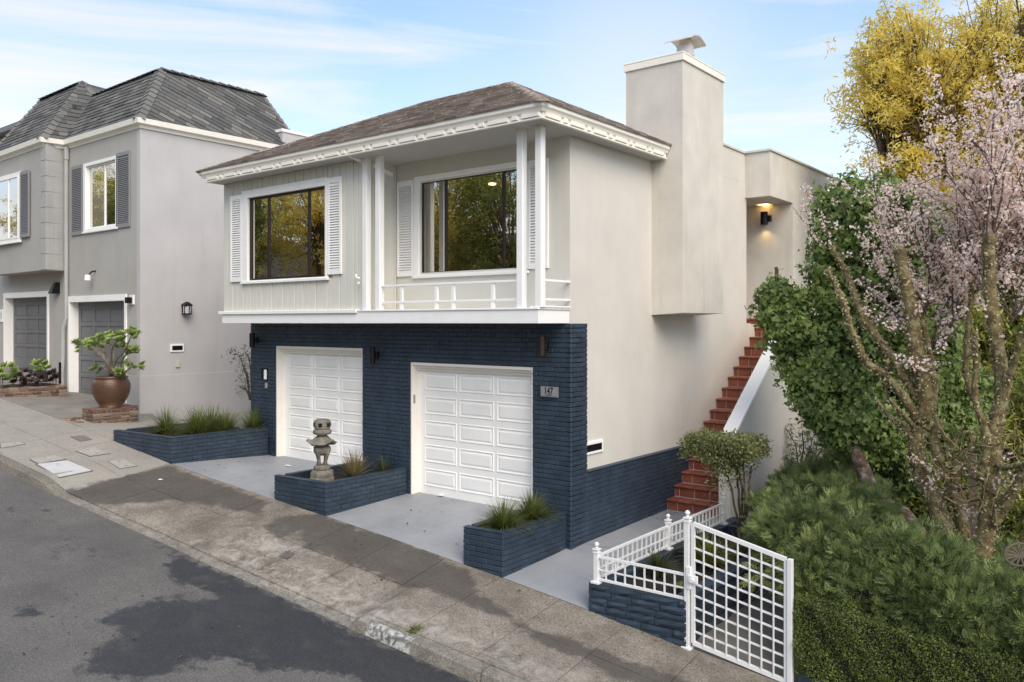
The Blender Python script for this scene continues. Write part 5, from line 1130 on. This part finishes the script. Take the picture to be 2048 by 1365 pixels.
# thin bush beside the garage wall in the side passage
BU = thing('thin_bush', 'sparse grey green bush peeking out left of the navy brick wall', 'bush', (-8.5,1.2,1.1)); P = []
for path in ([(500,800),(492,750),(478,712),(468,708)],[(500,800),(497,760),(488,730)],[(500,800),(490,775),(487,780)],[(505,800),(500,730),(490,705)]):
    pts = [at(a, b, 1.2) for a, b in path]; limb(pts, [.02,.014,.009,.005][:len(pts)], M['twig'], BU, 'stem', .1, 4); P += [tuple(p+Vector((random.gauss(0,.09),random.gauss(0,.12),random.gauss(0,.09)))) for p in pts[1:] for _ in range(42)]
M['greyleaf'] = leafmat('grey_green_leaf', [(0, (.08,.085,.07)), (.6, (.19,.20,.16)), (1, (.34,.34,.27))], .25)
leafcloud('foliage', np.array(P), rng.normal(size=(len(P),3)), .085, LANCE, M['greyleaf'], BU, 1.)

# clipped shrub on several stems
SH = thing('clipped_shrub', 'clipped flat-topped small leaved shrub on bare stems in the stone planter', 'shrub', (1.85,1.7,.05))
stems = [[(1478,1060),(1470,1020),(1455,950),(1430,905)],[(1484,1062),(1478,1000),(1475,950),(1470,900)],[(1487,1062),(1490,1010),(1488,960),(1486,900)],[(1490,1062),(1498,990),(1500,950),(1510,905)],[(1482,1062),(1486,985),(1478,930),(1500,890)]]
for st in stems: pts = [at(a, b, 1.7+random.uniform(-.08,.08)*i) for i, (a, b) in enumerate(st)]; limb(pts, [.022,.018,.014,.009], M['bark'], SH, 'stem', .2, 5)
P = []; Q = []
x0, x1, zc0, zc1 = at(1382,900,1.7).x, at(1524,900,1.7).x, at(1450,930,1.7).z, at(1450,868,1.7).z
for _ in range(15000):
    a, b, c = random.random(), random.random(), random.random()**.7; x = x0+(x1-x0)*a; y = 1.25+.85*b; lowl = zc0-.02+.12*math.sin(a*9)+.10*abs(a-.5)-(.28 if (.35 < a < .85 and random.random() < .22) else 0); edge_ = min(a, 1-a, b, 1-b)
    if edge_ < .04 and random.random() < .5: continue
    z = lowl+(zc1-lowl+random.gauss(0,.018)-(.07 if edge_ < .06 else 0))*c; P.append((x+random.gauss(0,.02), y, z)); Q.append((a-.5, b-.6, c-.4))
M['shrubleaf'] = leafmat('variegated_shrub_leaf', [(0, (.08,.10,.035)), (.4, (.18,.20,.07)), (.75, (.33,.32,.15)), (1, (.50,.46,.28))], .35, .45, 3)
leafcloud('foliage', np.array(P), np.array(Q), .045, OVAL, M['shrubleaf'], SH, .9)
SH2 = thing('shrub', 'loose grey green shrub on thin stems against the cream stair wall', 'shrub', (1.75,5.5,-.2)); P = []
for st in ([(1605,965),(1598,930),(1590,890),(1575,860)],[(1615,965),(1612,925),(1622,890),(1630,865)],[(1617,965),(1635,915),(1648,890)],[(1600,965),(1606,900),(1605,862)],[(1601,930),(1585,925),(1582,920)]):
    pts = [at(a, b, 5.5) for a, b in st]; limb(pts, [.018,.014,.01,.006][:len(pts)], M['bark'], SH2, 'stem', .15, 4); P += [tuple(p+Vector((random.gauss(0,.13),random.gauss(0,.13),random.gauss(0,.10)))) for p in pts[-2:] for _ in range(48)]
leafcloud('foliage', np.array(P), rng.normal(size=(len(P),3)), .10, LANCE, M['greyleaf'], SH2, 1.)

# box hedge
def hedge_pts(n, x0, x1, dep, zlo, zhi):
    P = []; Q = []
    for _ in range(n):
        x = random.uniform(x0, x1); face = random.random(); zz0, zz1 = zlo(x), zhi(x)
        if face < .68: y, z, q = yprop(x)+random.uniform(-.03,.05), random.uniform(zz0, zz1), (0,-1,.15)
        elif face < .88: y, z, q = yprop(x)+random.uniform(0,dep), zz1+random.uniform(-.05,.02), (0,0,1)
        else: x = x0+random.uniform(-.03,.05); zz0, zz1 = zlo(x), zhi(x); y, z, q = yprop(x)+random.uniform(0,dep), random.uniform(zz0, zz1), (-1,0,0)
        b_ = .03*math.sin(x*9+z*7)+.02*math.sin(x*23+z*17); P.append((x+q[0]*b_, y+q[1]*b_, z+q[2]*b_)); Q.append(q)
    return np.array(P), np.array(Q)
HG = thing('box_hedge', 'tightly clipped dark green box hedge at the bottom right edge', 'hedge', (5,-.9,-.6))
M['box'] = leafmat('box_leaf', [(0, (.03,.042,.012)), (.5, (.095,.125,.03)), (.8, (.18,.215,.045)), (1, (.30,.34,.08))], .2, .4, 4)
M['shadecore'] = paint('foliage_shade', (.012,.017,.008), .3, 8, 1)  # near-black filler added inside foliage to block light and read as shade
hz0, hz1 = lambda x: ZP(touw(x, yprop(x))[0])+.17, lambda x: ZP(touw(x, yprop(x))[0])+.98
s = MB(); V = [(x_, yprop(x_)+b_, (hz0 if c_ == 0 else hz1)(x_)+(.03 if c_ == 0 else -.05)) for x_ in (3.76, 6.5, 10) for b_, c_ in ((.05,0),(.05,1),(.55,1),(.55,0))]; s.add(V, [(0,1,5,4),(1,2,6,5),(2,3,7,6),(4,5,9,8),(5,6,10,9),(6,7,11,10),(0,3,2,1)]); part('shade_core', s, M['shadecore'], HG)  # dark filler added as shade inside the hedge
P, Q = hedge_pts(52000, 3.73, 7.2, .5, hz0, hz1); leafcloud('foliage', P, Q, .022, OVAL, M['box'], HG, .8)

# juniper: feathery sprays over mounds
def sprays(name, P, D, L_, m, parent, k=9, nar=.30):
    P, D, tone0 = clump(P, D, 34, .055, .075, .10)
    n = len(P); D = unit(D+rng.normal(size=(n,3))*.38+np.array([0,0,.10])); t, b = frames(D, n); Ls = L_*rng.uniform(.55, 1.2, n); V = []; F = []; base = 0; tn = np.clip(tone0+rng.normal(size=n)*.14, 0, 1)
    drop = np.array([0,0,-1.]); parts_V = []
    for j in range(k):                       # stem blade and side blades as thin kites
        f = j/(k-1); s_ = (1 if j % 2 else -1); ang = .0 if j == k-1 else .62
        root = P+D*(Ls*f*.72)[:, None]+drop*(Ls*.10*f*f)[:, None]; d2 = unit(D*math.cos(ang)+t*s_*math.sin(ang)+b*rng.uniform(-.25,.25,(n,1))); l2 = (Ls*(.46 if j < k-1 else .42)*(1-.35*f)); w2 = l2*.085*nar/.32; sdv = unit(np.cross(d2, b))
        parts_V.append(np.stack([root, root+d2*(l2*.45)[:, None]+sdv*w2[:, None], root+d2*l2[:, None], root+d2*(l2*.45)[:, None]-sdv*w2[:, None]], 1))
    V = np.concatenate(parts_V); nf = len(V); F = np.arange(nf*4).reshape(nf, 4); tone = np.repeat(np.tile(tn, k), 4)
    return link(name, fastmesh(name, V.reshape(-1,3)-np.array(WL[parent.name]), F, tone), m, parent)
M['jun'] = leafmat('juniper_green', [(0, (.020,.030,.012)), (.34, (.070,.100,.036)), (.55, (.17,.225,.075)), (.85, (.40,.45,.16))], .2, .6, 2.2)
def juniper(label, blobs, L_, dens, parent_z):
    T = thing('juniper', label, 'juniper', (blobs[0][0][0], blobs[0][0][1], parent_z), 'spreading junipers'); PP = []; DD = []
    cm = MB()
    for c, r in blobs:
        n = int(dens*r[0]*r[2]*1.0+dens*r[0]*r[1]); P, Nn = shell(c, r, n, .80, .35); keep = (P[:, 2] > c[2]-r[2]*.75); PP.append(P[keep]); DD.append((Nn+np.array([0,0,.12]))[keep])
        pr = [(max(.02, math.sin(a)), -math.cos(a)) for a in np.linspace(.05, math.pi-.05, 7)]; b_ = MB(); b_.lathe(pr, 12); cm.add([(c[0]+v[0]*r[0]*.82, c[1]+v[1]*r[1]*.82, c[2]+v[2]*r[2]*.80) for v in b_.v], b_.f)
    part('shade_core', cm, M['shadecore'], T); sprays('foliage', np.concatenate(PP), np.concatenate(DD), L_, M['jun'], T)  # dark ellipsoids added as shade within the mounds
def B(px, py, Y, rp, ry=None, rz=None):
    c = at(px, py, Y); d = (Vector((c.x, Y, 0))-Vector((CAM[0], CAM[1], 0))); depth = -d.x*SS+d.y*CC; r = rp*depth/FPX; return (tuple(c), (r, (ry or r), (rz*depth/FPX if rz else r*.8)))
juniper('big spreading juniper bulging over the box hedge beside the gate', [B(1625,1095,.1,85,.6,75),B(1580,1085,.5,45,.4,50),B(1710,1125,.0,75,.5,62),B(1630,1165,-.45,62,.35,58),B(1720,1190,-.45,68,.35,55),B(1800,1150,-.1,70,.5,62),B(1815,1215,-.5,72,.35,55),B(1885,1175,-.2,70,.5,60),B(1905,1240,-.5,72,.35,55),B(1970,1225,-.3,72,.5,58),B(1990,1280,-.5,72,.35,52),B(2055,1270,-.3,72,.5,58),B(2075,1320,-.5,70,.35,50)], .155, 9500, -.2)
juniper('middle juniper mound between the stair wall and the mossy trunks', [B(1620,1040,1.6,85,.7,55),B(1560,1060,1.5,45,.5,60),B(1700,1050,1.4,80,.6,55),B(1660,1000,2.6,80,.7,45)], .155, 9000, 0)
juniper('dark juniper mound farthest back by the vent in the stair wall', [B(1640,985,4.4,80,.8,40),B(1700,990,4.0,75,.8,45),B(1755,1000,3.6,60,.7,40),B(1700,950,5.2,45,.5,28)], .17, 7000, 0)
juniper('bluish juniper sprawl at the right picture edge', [B(2000,1160,1.2,80,.7,55),B(2060,1210,.9,80,.7,60)], .17, 8000, 0)

# ivy-clad trunk
IV = thing('ivy_tree', 'dark leaning trunk smothered in green ivy in front of the cream house', 'ivy-covered tree', tuple(at(1850,1090,1.6)))
tr, tp, tr_ = limb([at(1850,1095,1.6), at(1812,1040,1.8), at(1750,990,2.1), at(1722,930,2.3), at(1700,870,2.6), at(1690,780,2.8), at(1700,650,2.9), at(1720,520,3.0)], [.14,.12,.11,.10,.09,.08,.06,.04], M['ivybark'], IV, 'trunk', .16, 9, wob=.010)
limb([at(1700,870,2.6), at(1640,780,2.7), at(1590,680,2.8), at(1560,590,2.8), at(1552,535,2.8)], [.08,.06,.05,.04,.025], M['bark'], IV, 'branch')
M['ivy'] = leafmat('ivy_leaf', [(0, (.045,.075,.025)), (.3, (.12,.18,.055)), (.65, (.24,.32,.09)), (.88, (.38,.44,.12)), (1, (.55,.52,.12))], .28, .38, 1.6)
ivb = [(1556,600,2.8,42),(1590,660,2.8,55),(1560,640,2.7,35),(1620,720,2.7,60),(1640,780,2.7,62),(1692,838,2.7,58),(1738,862,2.7,52),(1630,690,3,50),(1700,800,2.9,75),(1755,850,3.0,60),(1740,455,3.2,95),(1690,430,3.3,55),(1800,450,3.3,70),(1835,500,3.3,50),(1700,520,3.2,70),(1780,560,3.3,80),(1690,610,3.1,60),(1740,660,3.2,85),(1800,650,3.3,75),(1840,700,3.4,60),(1790,750,3.3,80),(1850,790,3.4,55),(1660,560,3.2,40),(1820,870,3.3,70),(1880,830,3.6,60),(1800,930,3.4,50),(1930,800,3.9,60),(1900,920,3.9,60)]
PP = []; NN = []; 
for px_, py_, Y, rp in ivb:
    c, r = B(px_, py_, Y, rp*(.76 if px_ < 1680 else .88), None, rp*(.76 if px_ < 1680 else .88)); n = int(39000*r[0]**2); P, Nn = shell(c, (r[0], r[0]*.75, r[0]*.95), n, .68); PP.append(P); NN.append(Nn)
PP, NN = np.concatenate(PP), np.concatenate(NN); keep = (NN[:, 1] < .45) ; PP, NN = PP[keep], NN[keep]
hole = np.sin(PP[:, 0]*5.3+1)*np.sin(PP[:, 2]*4.7+.5)*np.sin(PP[:, 1]*5+2) > .32; PP, NN = PP[~hole], NN[~hole]
PP, NN, TT_ = clump(PP, NN, 17, .075, .095, .16)
leafcloud('ivy_leaves', PP, NN+np.array([0,-.25,.2]), .080, IVY, M['ivy'], IV, .7, .5, tone=TT_, fold=.25, down=.5)
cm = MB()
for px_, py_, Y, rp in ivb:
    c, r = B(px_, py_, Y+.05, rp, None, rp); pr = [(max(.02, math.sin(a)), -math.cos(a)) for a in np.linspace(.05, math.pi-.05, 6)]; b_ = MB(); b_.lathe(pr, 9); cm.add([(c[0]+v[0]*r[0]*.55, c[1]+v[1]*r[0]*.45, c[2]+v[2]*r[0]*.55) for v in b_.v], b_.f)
part('ivy_shade_core', cm, M['shadecore'], IV)  # dark blobs added behind the ivy leaves to block light
s = MB(); M_ = []
for _ in range(240):
    i = random.randrange(len(PP)); p = Vector(PP[i]); d = Vector([random.gauss(0,1) for _ in range(3)]).normalized(); s.tube([p, p+d*.12, p+d*.22+Vector((0,0,.06))], [.006,.004,.002], 4)
o = part('twigs', s, M['twig'], IV); o['kind'] = 'stuff'

# mossy old plum trunks
MT = thing('mossy_plum', 'old plum tree with several lichen crusted trunks and cut limbs, pink blossom above', 'tree', tuple(at(1900,1100,.9)))
M['lichen'] = leafmat('lichen_tuft', [(0, (.24,.22,.10)), (.5, (.42,.39,.22)), (1, (.60,.57,.40))], .25, .9)
def mosslimb(pp, rads, tn, parent=MT, Y=.9, Y1=None, name='branch'):
    Y1 = Y if Y1 is None else Y1; n = len(pp); pts = [at(a, b, Y+(Y1-Y)*i/(n-1)) for i, (a, b) in enumerate(pp)]; o, q, r = limb(pts, rads, M['mossbark'], parent, name, .35, 7, wob=.008)
    if tn: tufts(q, r, int(tn*1.2), .036, M['lichen'], o)
    return q
mosslimb([(1902,1108),(1890,1060),(1872,1010),(1846,960),(1832,905),(1838,850)], [.115,.105,.10,.092,.085,.08], 900, name='trunk')
mosslimb([(1838,850),(1852,820),(1846,760),(1832,700),(1822,620),(1808,560),(1800,498)], [.09,.10,.092,.085,.078,.072,.068], 1100)
mosslimb([(1846,860),(1812,800),(1775,755),(1730,720),(1700,650),(1680,590),(1656,540)], [.06,.055,.048,.042,.038,.034,.026], 700, Y1=.6)
mosslimb([(1838,800),(1806,750),(1765,690),(1730,640),(1705,580),(1690,540),(1662,492)], [.05,.05,.046,.042,.038,.034,.026], 700, Y1=1.3)
mosslimb([(1832,885),(1800,852),(1775,830),(1752,800)], [.04,.03,.022,.014], 300, Y1=.5)
mosslimb([(1838,870),(1812,838),(1780,800)], [.03,.024,.018], 160, Y1=.5); mosslimb([(1775,720),(1772,765),(1778,800)], [.02,.015,.01], 120)
mosslimb([(1928,1075),(1915,1010),(1885,940),(1868,880),(1880,840)], [.07,.065,.06,.055,.05], 260, Y=1.3, name='trunk')
mosslimb([(1900,980),(1925,930),(1948,870)], [.04,.035,.03], 120, Y=1.3)
mosslimb([(1846,840),(1870,790),(1862,720),(1845,640)], [.05,.045,.035,.03], 200, Y1=1.2)
MT2 = thing('mossy_tree', 'rightmost lichen covered multi-stem trunk near the picture edge', 'tree', tuple(at(1975,1095,.7)))
mosslimb([(1960,1120),(1972,1060),(1978,1000),(1985,920),(1990,850)], [.12,.10,.09,.085,.08], 500, MT2, .7, name='trunk')
mosslimb([(1990,850),(2003,780),(1996,700),(1984,620),(1978,540),(1976,470)], [.08,.078,.075,.07,.066,.06], 700, MT2, .7)
mosslimb([(1995,820),(2015,760),(2035,700),(2060,640)], [.05,.042,.035,.03], 260, MT2, .7, .4); mosslimb([(1960,960),(1975,880),(1952,800),(1952,700),(1950,665)], [.045,.04,.035,.03,.026], 330, MT2, .6)
mosslimb([(1985,930),(2020,935),(2060,925)], [.035,.03,.026], 160, MT2, .7, .3); mosslimb([(1975,1060),(2010,1010),(2040,960),(2070,900)], [.07,.06,.05,.045], 300, MT2, .7, .4)
mosslimb([(1948,800),(1932,740),(1938,640),(1945,560)], [.04,.035,.03,.025], 160, MT2, 1.1); mosslimb([(1900,900),(1940,905),(1985,900)], [.02,.018,.02], 120, MT2, .8)
s = MB(); MMt = []
for _ in range(90):
    p = at(random.uniform(1880,2048), random.uniform(860,1000), random.uniform(.4,1.3)); d = Vector([random.gauss(0,1) for _ in range(3)]).normalized(); s.tube([p, p+d*.15, p+d*.25+Vector((0,0,.08)), p+d*.38], [.012,.009,.006,.003], 5, jit=.4)
o = part('twigs', s, M['lichenbark'] if 'lichenbark' in M else M['mossbark'], MT2); o['kind'] = 'stuff'
# blossom on rising twigs
BT = thing('blossom_crown', 'cloud of pale pink plum blossom on thin upright twigs', 'blossom', tuple(at(1940,700,1.6))); s = MB(); PB = []
starts = [((1850,640),1.3),((1870,560),1.6),((1900,640),1.6),((1930,600),1.8),((1978,480),.9),((1960,560),1.5),((2000,520),1.6),((2040,560),1.2),((1860,700),1.4),((2050,420),1.6),((2020,640),1.2)]
def twig(p, d, L_, r_, dep=0):
    n = max(3, int(L_/.14)); pts = [p]
    for i in range(n): d = (d+Vector([random.gauss(0,.09) for _ in range(3)])+Vector((0,0,.03))).normalized(); pts.append(pts[-1]+d*(L_/n))
    s.tube(pts, list(np.linspace(r_, .0025, len(pts))), 5)
    for i in range(len(pts)-1):
        f = i/(len(pts)-1)
        if dep or f > .18:
            for _ in range(int(L_/n*46*random.choice((0,.3,1.8,.8)))):
                q = pts[i].lerp(pts[i+1], random.random()); PB.append(tuple(q+Vector([random.gauss(0,.028) for _ in range(3)])))
        if dep < 2 and i > 0 and random.random() < .62:
            e = (d+Vector([random.gauss(0,.75) for _ in range(3)])).normalized(); twig(pts[i], e, L_*random.uniform(.22,.5), r_*.5, dep+1)
for (a, b), Y in starts:
    for _ in range(7):
        ax = random.uniform(-.62, .62); twig(at(a+random.uniform(-12,12), b+random.uniform(-20,20), Y+random.uniform(-.3,.3)), Vector((ax, random.uniform(-.3,.3), random.uniform(.45,1.1))).normalized(), random.uniform(.9, 2.1), .012)
for a, b, ex in ((1660,480,(-.35,0,.9)),(1690,430,(-.3,0,1)),(1655,500,(-.8,0,.6)),(1700,640,(.3,0,.2)),(1720,600,(.7,-.2,-.5)),(1760,680,(.6,-.2,-.4)),(1790,900,(.7,-.1,-.3)),(1880,900,(.6,-.2,-.3)),(1860,960,(.5,-.1,-.5)),(1960,700,(-.5,0,-.3)),(1930,640,(-.4,-.1,-.6)),(1880,560,(-.3,-.2,-.7)),(1960,540,(.3,-.2,-.8)),(1900,980,(.9,-.2,.1)),(1850,900,(.1,-.2,-.7))):
    twig(at(a, b, .8), Vector(ex).normalized(), random.uniform(.5, .9), .008)
o = part('twigs', s, M['twig'], BT); o['kind'] = 'stuff'
M['petal'] = leafmat('pink_petal', [(0, (.90,.66,.58)), (.35, (.96,.82,.75)), (.85, (.98,.90,.84)), (.95, (.82,.42,.33)), (1, (.55,.15,.08))], .5, .6, 2., .12)
PBa = np.array(PB); nP = len(PBa)
for k, sh in enumerate(([(0,-.1),(.5,.35),(.12,.9),(-.5,.4)], [(0,.1),(.45,-.5),(-.1,-.9),(-.5,-.35)], [(-.15,0),(.2,.55),(.55,0),(.1,-.5)])):
    o = leafcloud('petals', PBa+rng.normal(size=(nP,3))*.006, rng.normal(size=(nP,3))+np.array([0,-.8,0]), .029, sh, M['petal'], BT, .7); o['kind'] = 'stuff'
M['twigleaf'] = leafmat('reddish_young_leaf', [(0, (.06,.03,.03)), (1, (.16,.08,.07))], .3)

# golden tree behind, warm backlight painted into its leaf colour
def broadtree(name, label, base, top, crown, nl, lsz, m, barkm, shape=LANCE, group=None, ntw=60, trunk_r=.16, cat='tree', dens_in=.35, cl=.5):
    T = thing(name, label, cat, tuple(base), group); base = Vector(base); cc = Vector(crown[0]); cr = Vector(crown[1])
    s = MB(); mid = base.lerp(cc, .6); s.tube([base, base.lerp(mid, .5)+Vector((random.gauss(0,.1),random.gauss(0,.1),0)), mid, cc+Vector((0,0,cr.z*.3))], [trunk_r, trunk_r*.8, trunk_r*.6, trunk_r*.25], 8, jit=.15); part('trunk', s, barkm, T, True)
    tips = []; s = MB()
    for i in range(ntw):
        d = Vector([random.gauss(0,1) for _ in range(3)]).normalized(); d.z = d.z*.8+.1; k = random.uniform(.45, 1.); tip = cc+Vector((d.x*cr.x, d.y*cr.y, d.z*cr.z))*k
        a = mid.lerp(cc, random.uniform(0, .9)); b = a.lerp(tip, .5)+Vector((random.gauss(0,.15),random.gauss(0,.15),random.gauss(.1,.12))); s.tube([a, b, tip], [trunk_r*.28, trunk_r*.15, .012], 5); tips.append(tip)
        for _ in range(3):
            t2 = tip+Vector([random.gauss(0,.35) for _ in range(3)])*cl*2; s.tube([b.lerp(tip, .6), t2], [.014, .006], 4); tips.append(t2)
    part('branches', s, barkm, T)
    tp_ = np.array([tuple(t_) for t_ in tips]); nc = nl//24; cen = tp_[rng.integers(0, len(tp_), nc)]+rng.normal(size=(nc,3))*np.array([cl*.5, cl*.5, cl*.42]); idx = rng.integers(0, nc, nl); tcl = rng.random(nc)
    P = cen[idx]+rng.normal(size=(nl,3))*lsz*.62
    leafcloud('foliage', P, rng.normal(size=(nl,3))+np.array([0,-.3,.5]), lsz, shape, m, T, .8, tone=tcl[idx]); return T
M['litgold'] = leafmat('backlit_gold_leaf', [(0, (.34,.29,.08)), (.35, (.70,.57,.14)), (.7, (.97,.82,.22)), (1, (.98,.88,.42))], .65, .5, .7)  # yellow leaves pushed to gold, standing in for warm sunlight through them
M['olive'] = leafmat('olive_leaf', [(0, (.07,.095,.022)), (.5, (.22,.25,.05)), (1, (.48,.46,.09))], .35, .5, .8)
def treeat(px, py, Y, rp, rz, **k):
    c, r = B(px, py, Y, rp, None, rz); return c, r
def GT(label, px, py, Y, rp, rz, nl, m='litgold', lsz=.15, **k):
    c, r = B(px, py, Y, rp, None, rz); return broadtree('golden_tree' if m == 'litgold' else 'green_shrub' if lsz < .1 else 'green_tree', label, (c[0]+.2, Y, -.6), None, (c, (r[0], r[0]*.8, r[2])), nl, lsz, M[m], M['bark'], **k)
GT('tall golden leaved tree with open twiggy top behind the blossom', 1848, 195, 9, 140, 175, 19000, lsz=.12, ntw=100, cl=.45)
GT('slim golden tree at the left side of the golden group', 1775, 150, 8.6, 62, 120, 7000, lsz=.12, ntw=40, cl=.4)
GT('golden leaved tree running out of the top right corner', 2010, 130, 10, 130, 190, 14000, lsz=.12, ntw=90, cl=.48)
GT('lower golden tree right above the ivy, behind the blossom', 1800, 400, 8.5, 85, 120, 8500, lsz=.12, ntw=45, cl=.4)
GT('dense golden crown behind the middle of the blossom', 1950, 330, 9.5, 130, 150, 16000, lsz=.12, ntw=70, cl=.5)
GT('olive green tree behind the mossy trunks', 1900, 640, 8, 110, 160, 13000, 'olive', .14, ntw=60, cl=.5)
GT('olive green tree at the right edge behind the trunks', 2030, 560, 8.5, 120, 190, 14000, 'olive', .14, ntw=60, cl=.5)
GT('bushy green growth low behind the trunks at right', 1990, 860, 6.5, 130, 120, 15000, 'olive', .12, ntw=60, cl=.5, trunk_r=.08)
GT('bushy green growth low behind the ivy', 1820, 860, 6.5, 90, 110, 9000, 'olive', .12, ntw=40, cl=.45, trunk_r=.08)
GT('dark low shrub in the shade behind the mossy trunks', 1880, 1000, 3.6, 75, 60, 5000, 'olive', .09, ntw=30, cl=.3, trunk_r=.04)
GT('dark low shrub under the rightmost mossy tree', 2010, 1010, 3.2, 80, 65, 5500, 'olive', .09, ntw=30, cl=.3, trunk_r=.04)
# fence posts and old timber at the right
WF = thing('wooden_fence', 'weathered wooden fence boards at the lower right edge', 'fence', tuple(at(2030,1130,1.6)))
for i in range(12):
    a = at(1985+i*9, 1080+i*3, 1.9); b = at(1985+i*9, 1150+i*4, 1.9); s = MB(); s.box(a.x-.03, 1.88, b.z-.3, a.x+.03, 1.91, a.z+random.uniform(-.02,.03), .003); part('board', s, M['wood'], WF)
s = MB(); s.bar(at(1935,1078,2.4), at(1922,985,2.4), .09, .03, (0,1,0)); s.bar(at(1950,1078,2.5), at(1944,900,2.5), .1, .1, (0,1,0)); s.bar(at(1965,1078,2.5), at(1966,1000,2.5), .08, .03, (0,1,0)); loose('timber_post', s, M['wood'], 'old upright timber posts between the mossy trunks', 'post', tuple(at(1940,1078,2.45)))
s = MB(); wc = at(2040,1110,.2)
for a in range(14): t_ = math.pi*a/7; s.tube([wc, wc+Vector((math.cos(t_)*.16*CC, math.cos(t_)*.16*SS, math.sin(t_)*.11))], .012, 5)
s.tube([wc+Vector((math.cos(2*math.pi*k/20)*.17*CC, math.cos(2*math.pi*k/20)*.17*SS, math.sin(2*math.pi*k/20)*.12)) for k in range(21)], .014, 6); loose('wagon_wheel', s, M['wood'], 'small weathered spoked wheel leaning at the right edge', 'wheel', tuple(wc))
s = MB(); s.bar(at(1782,1098,.5), at(1793,1072,.5), .03, .05, (0,1,0)); loose('garden_light', s, M['steel'], 'small pale metal stake poking out of the juniper', 'stake', tuple(at(1782,1098,.5)))

# trees across the street, seen in the windows as reflections; sunlit gold is in the leaf colour
for i, (x, y, h, r_) in enumerate(((-50,-20,8.5,4.5),(-58,-21,9,4.5),(-66,-22,9,5),(-36,-19,9.5,4.2),(-29,-20,10.5,4.2),(-22.5,-19,9.5,4.0),(-16.5,-19.5,10.2,3.8),(-10.5,-19,9.8,3.6),(-4.5,-20,9.5,3.5),(-42,-22,11,4.5),(-26,-25,12.5,4.5),(-14,-26,12.5,4.5))):
    zb = hillz(x, y)
    broadtree('street_tree', 'golden olive tree across the street, mirrored in the windows', (x,y,zb), None, ((x,y,zb+h*.50),(r_,r_*.75,h*.52)), 26000, .22, M['litgold'] if i % 3 else M['olive'], M['bark'], group='trees across the street', ntw=80, trunk_r=.22, cl=.8)
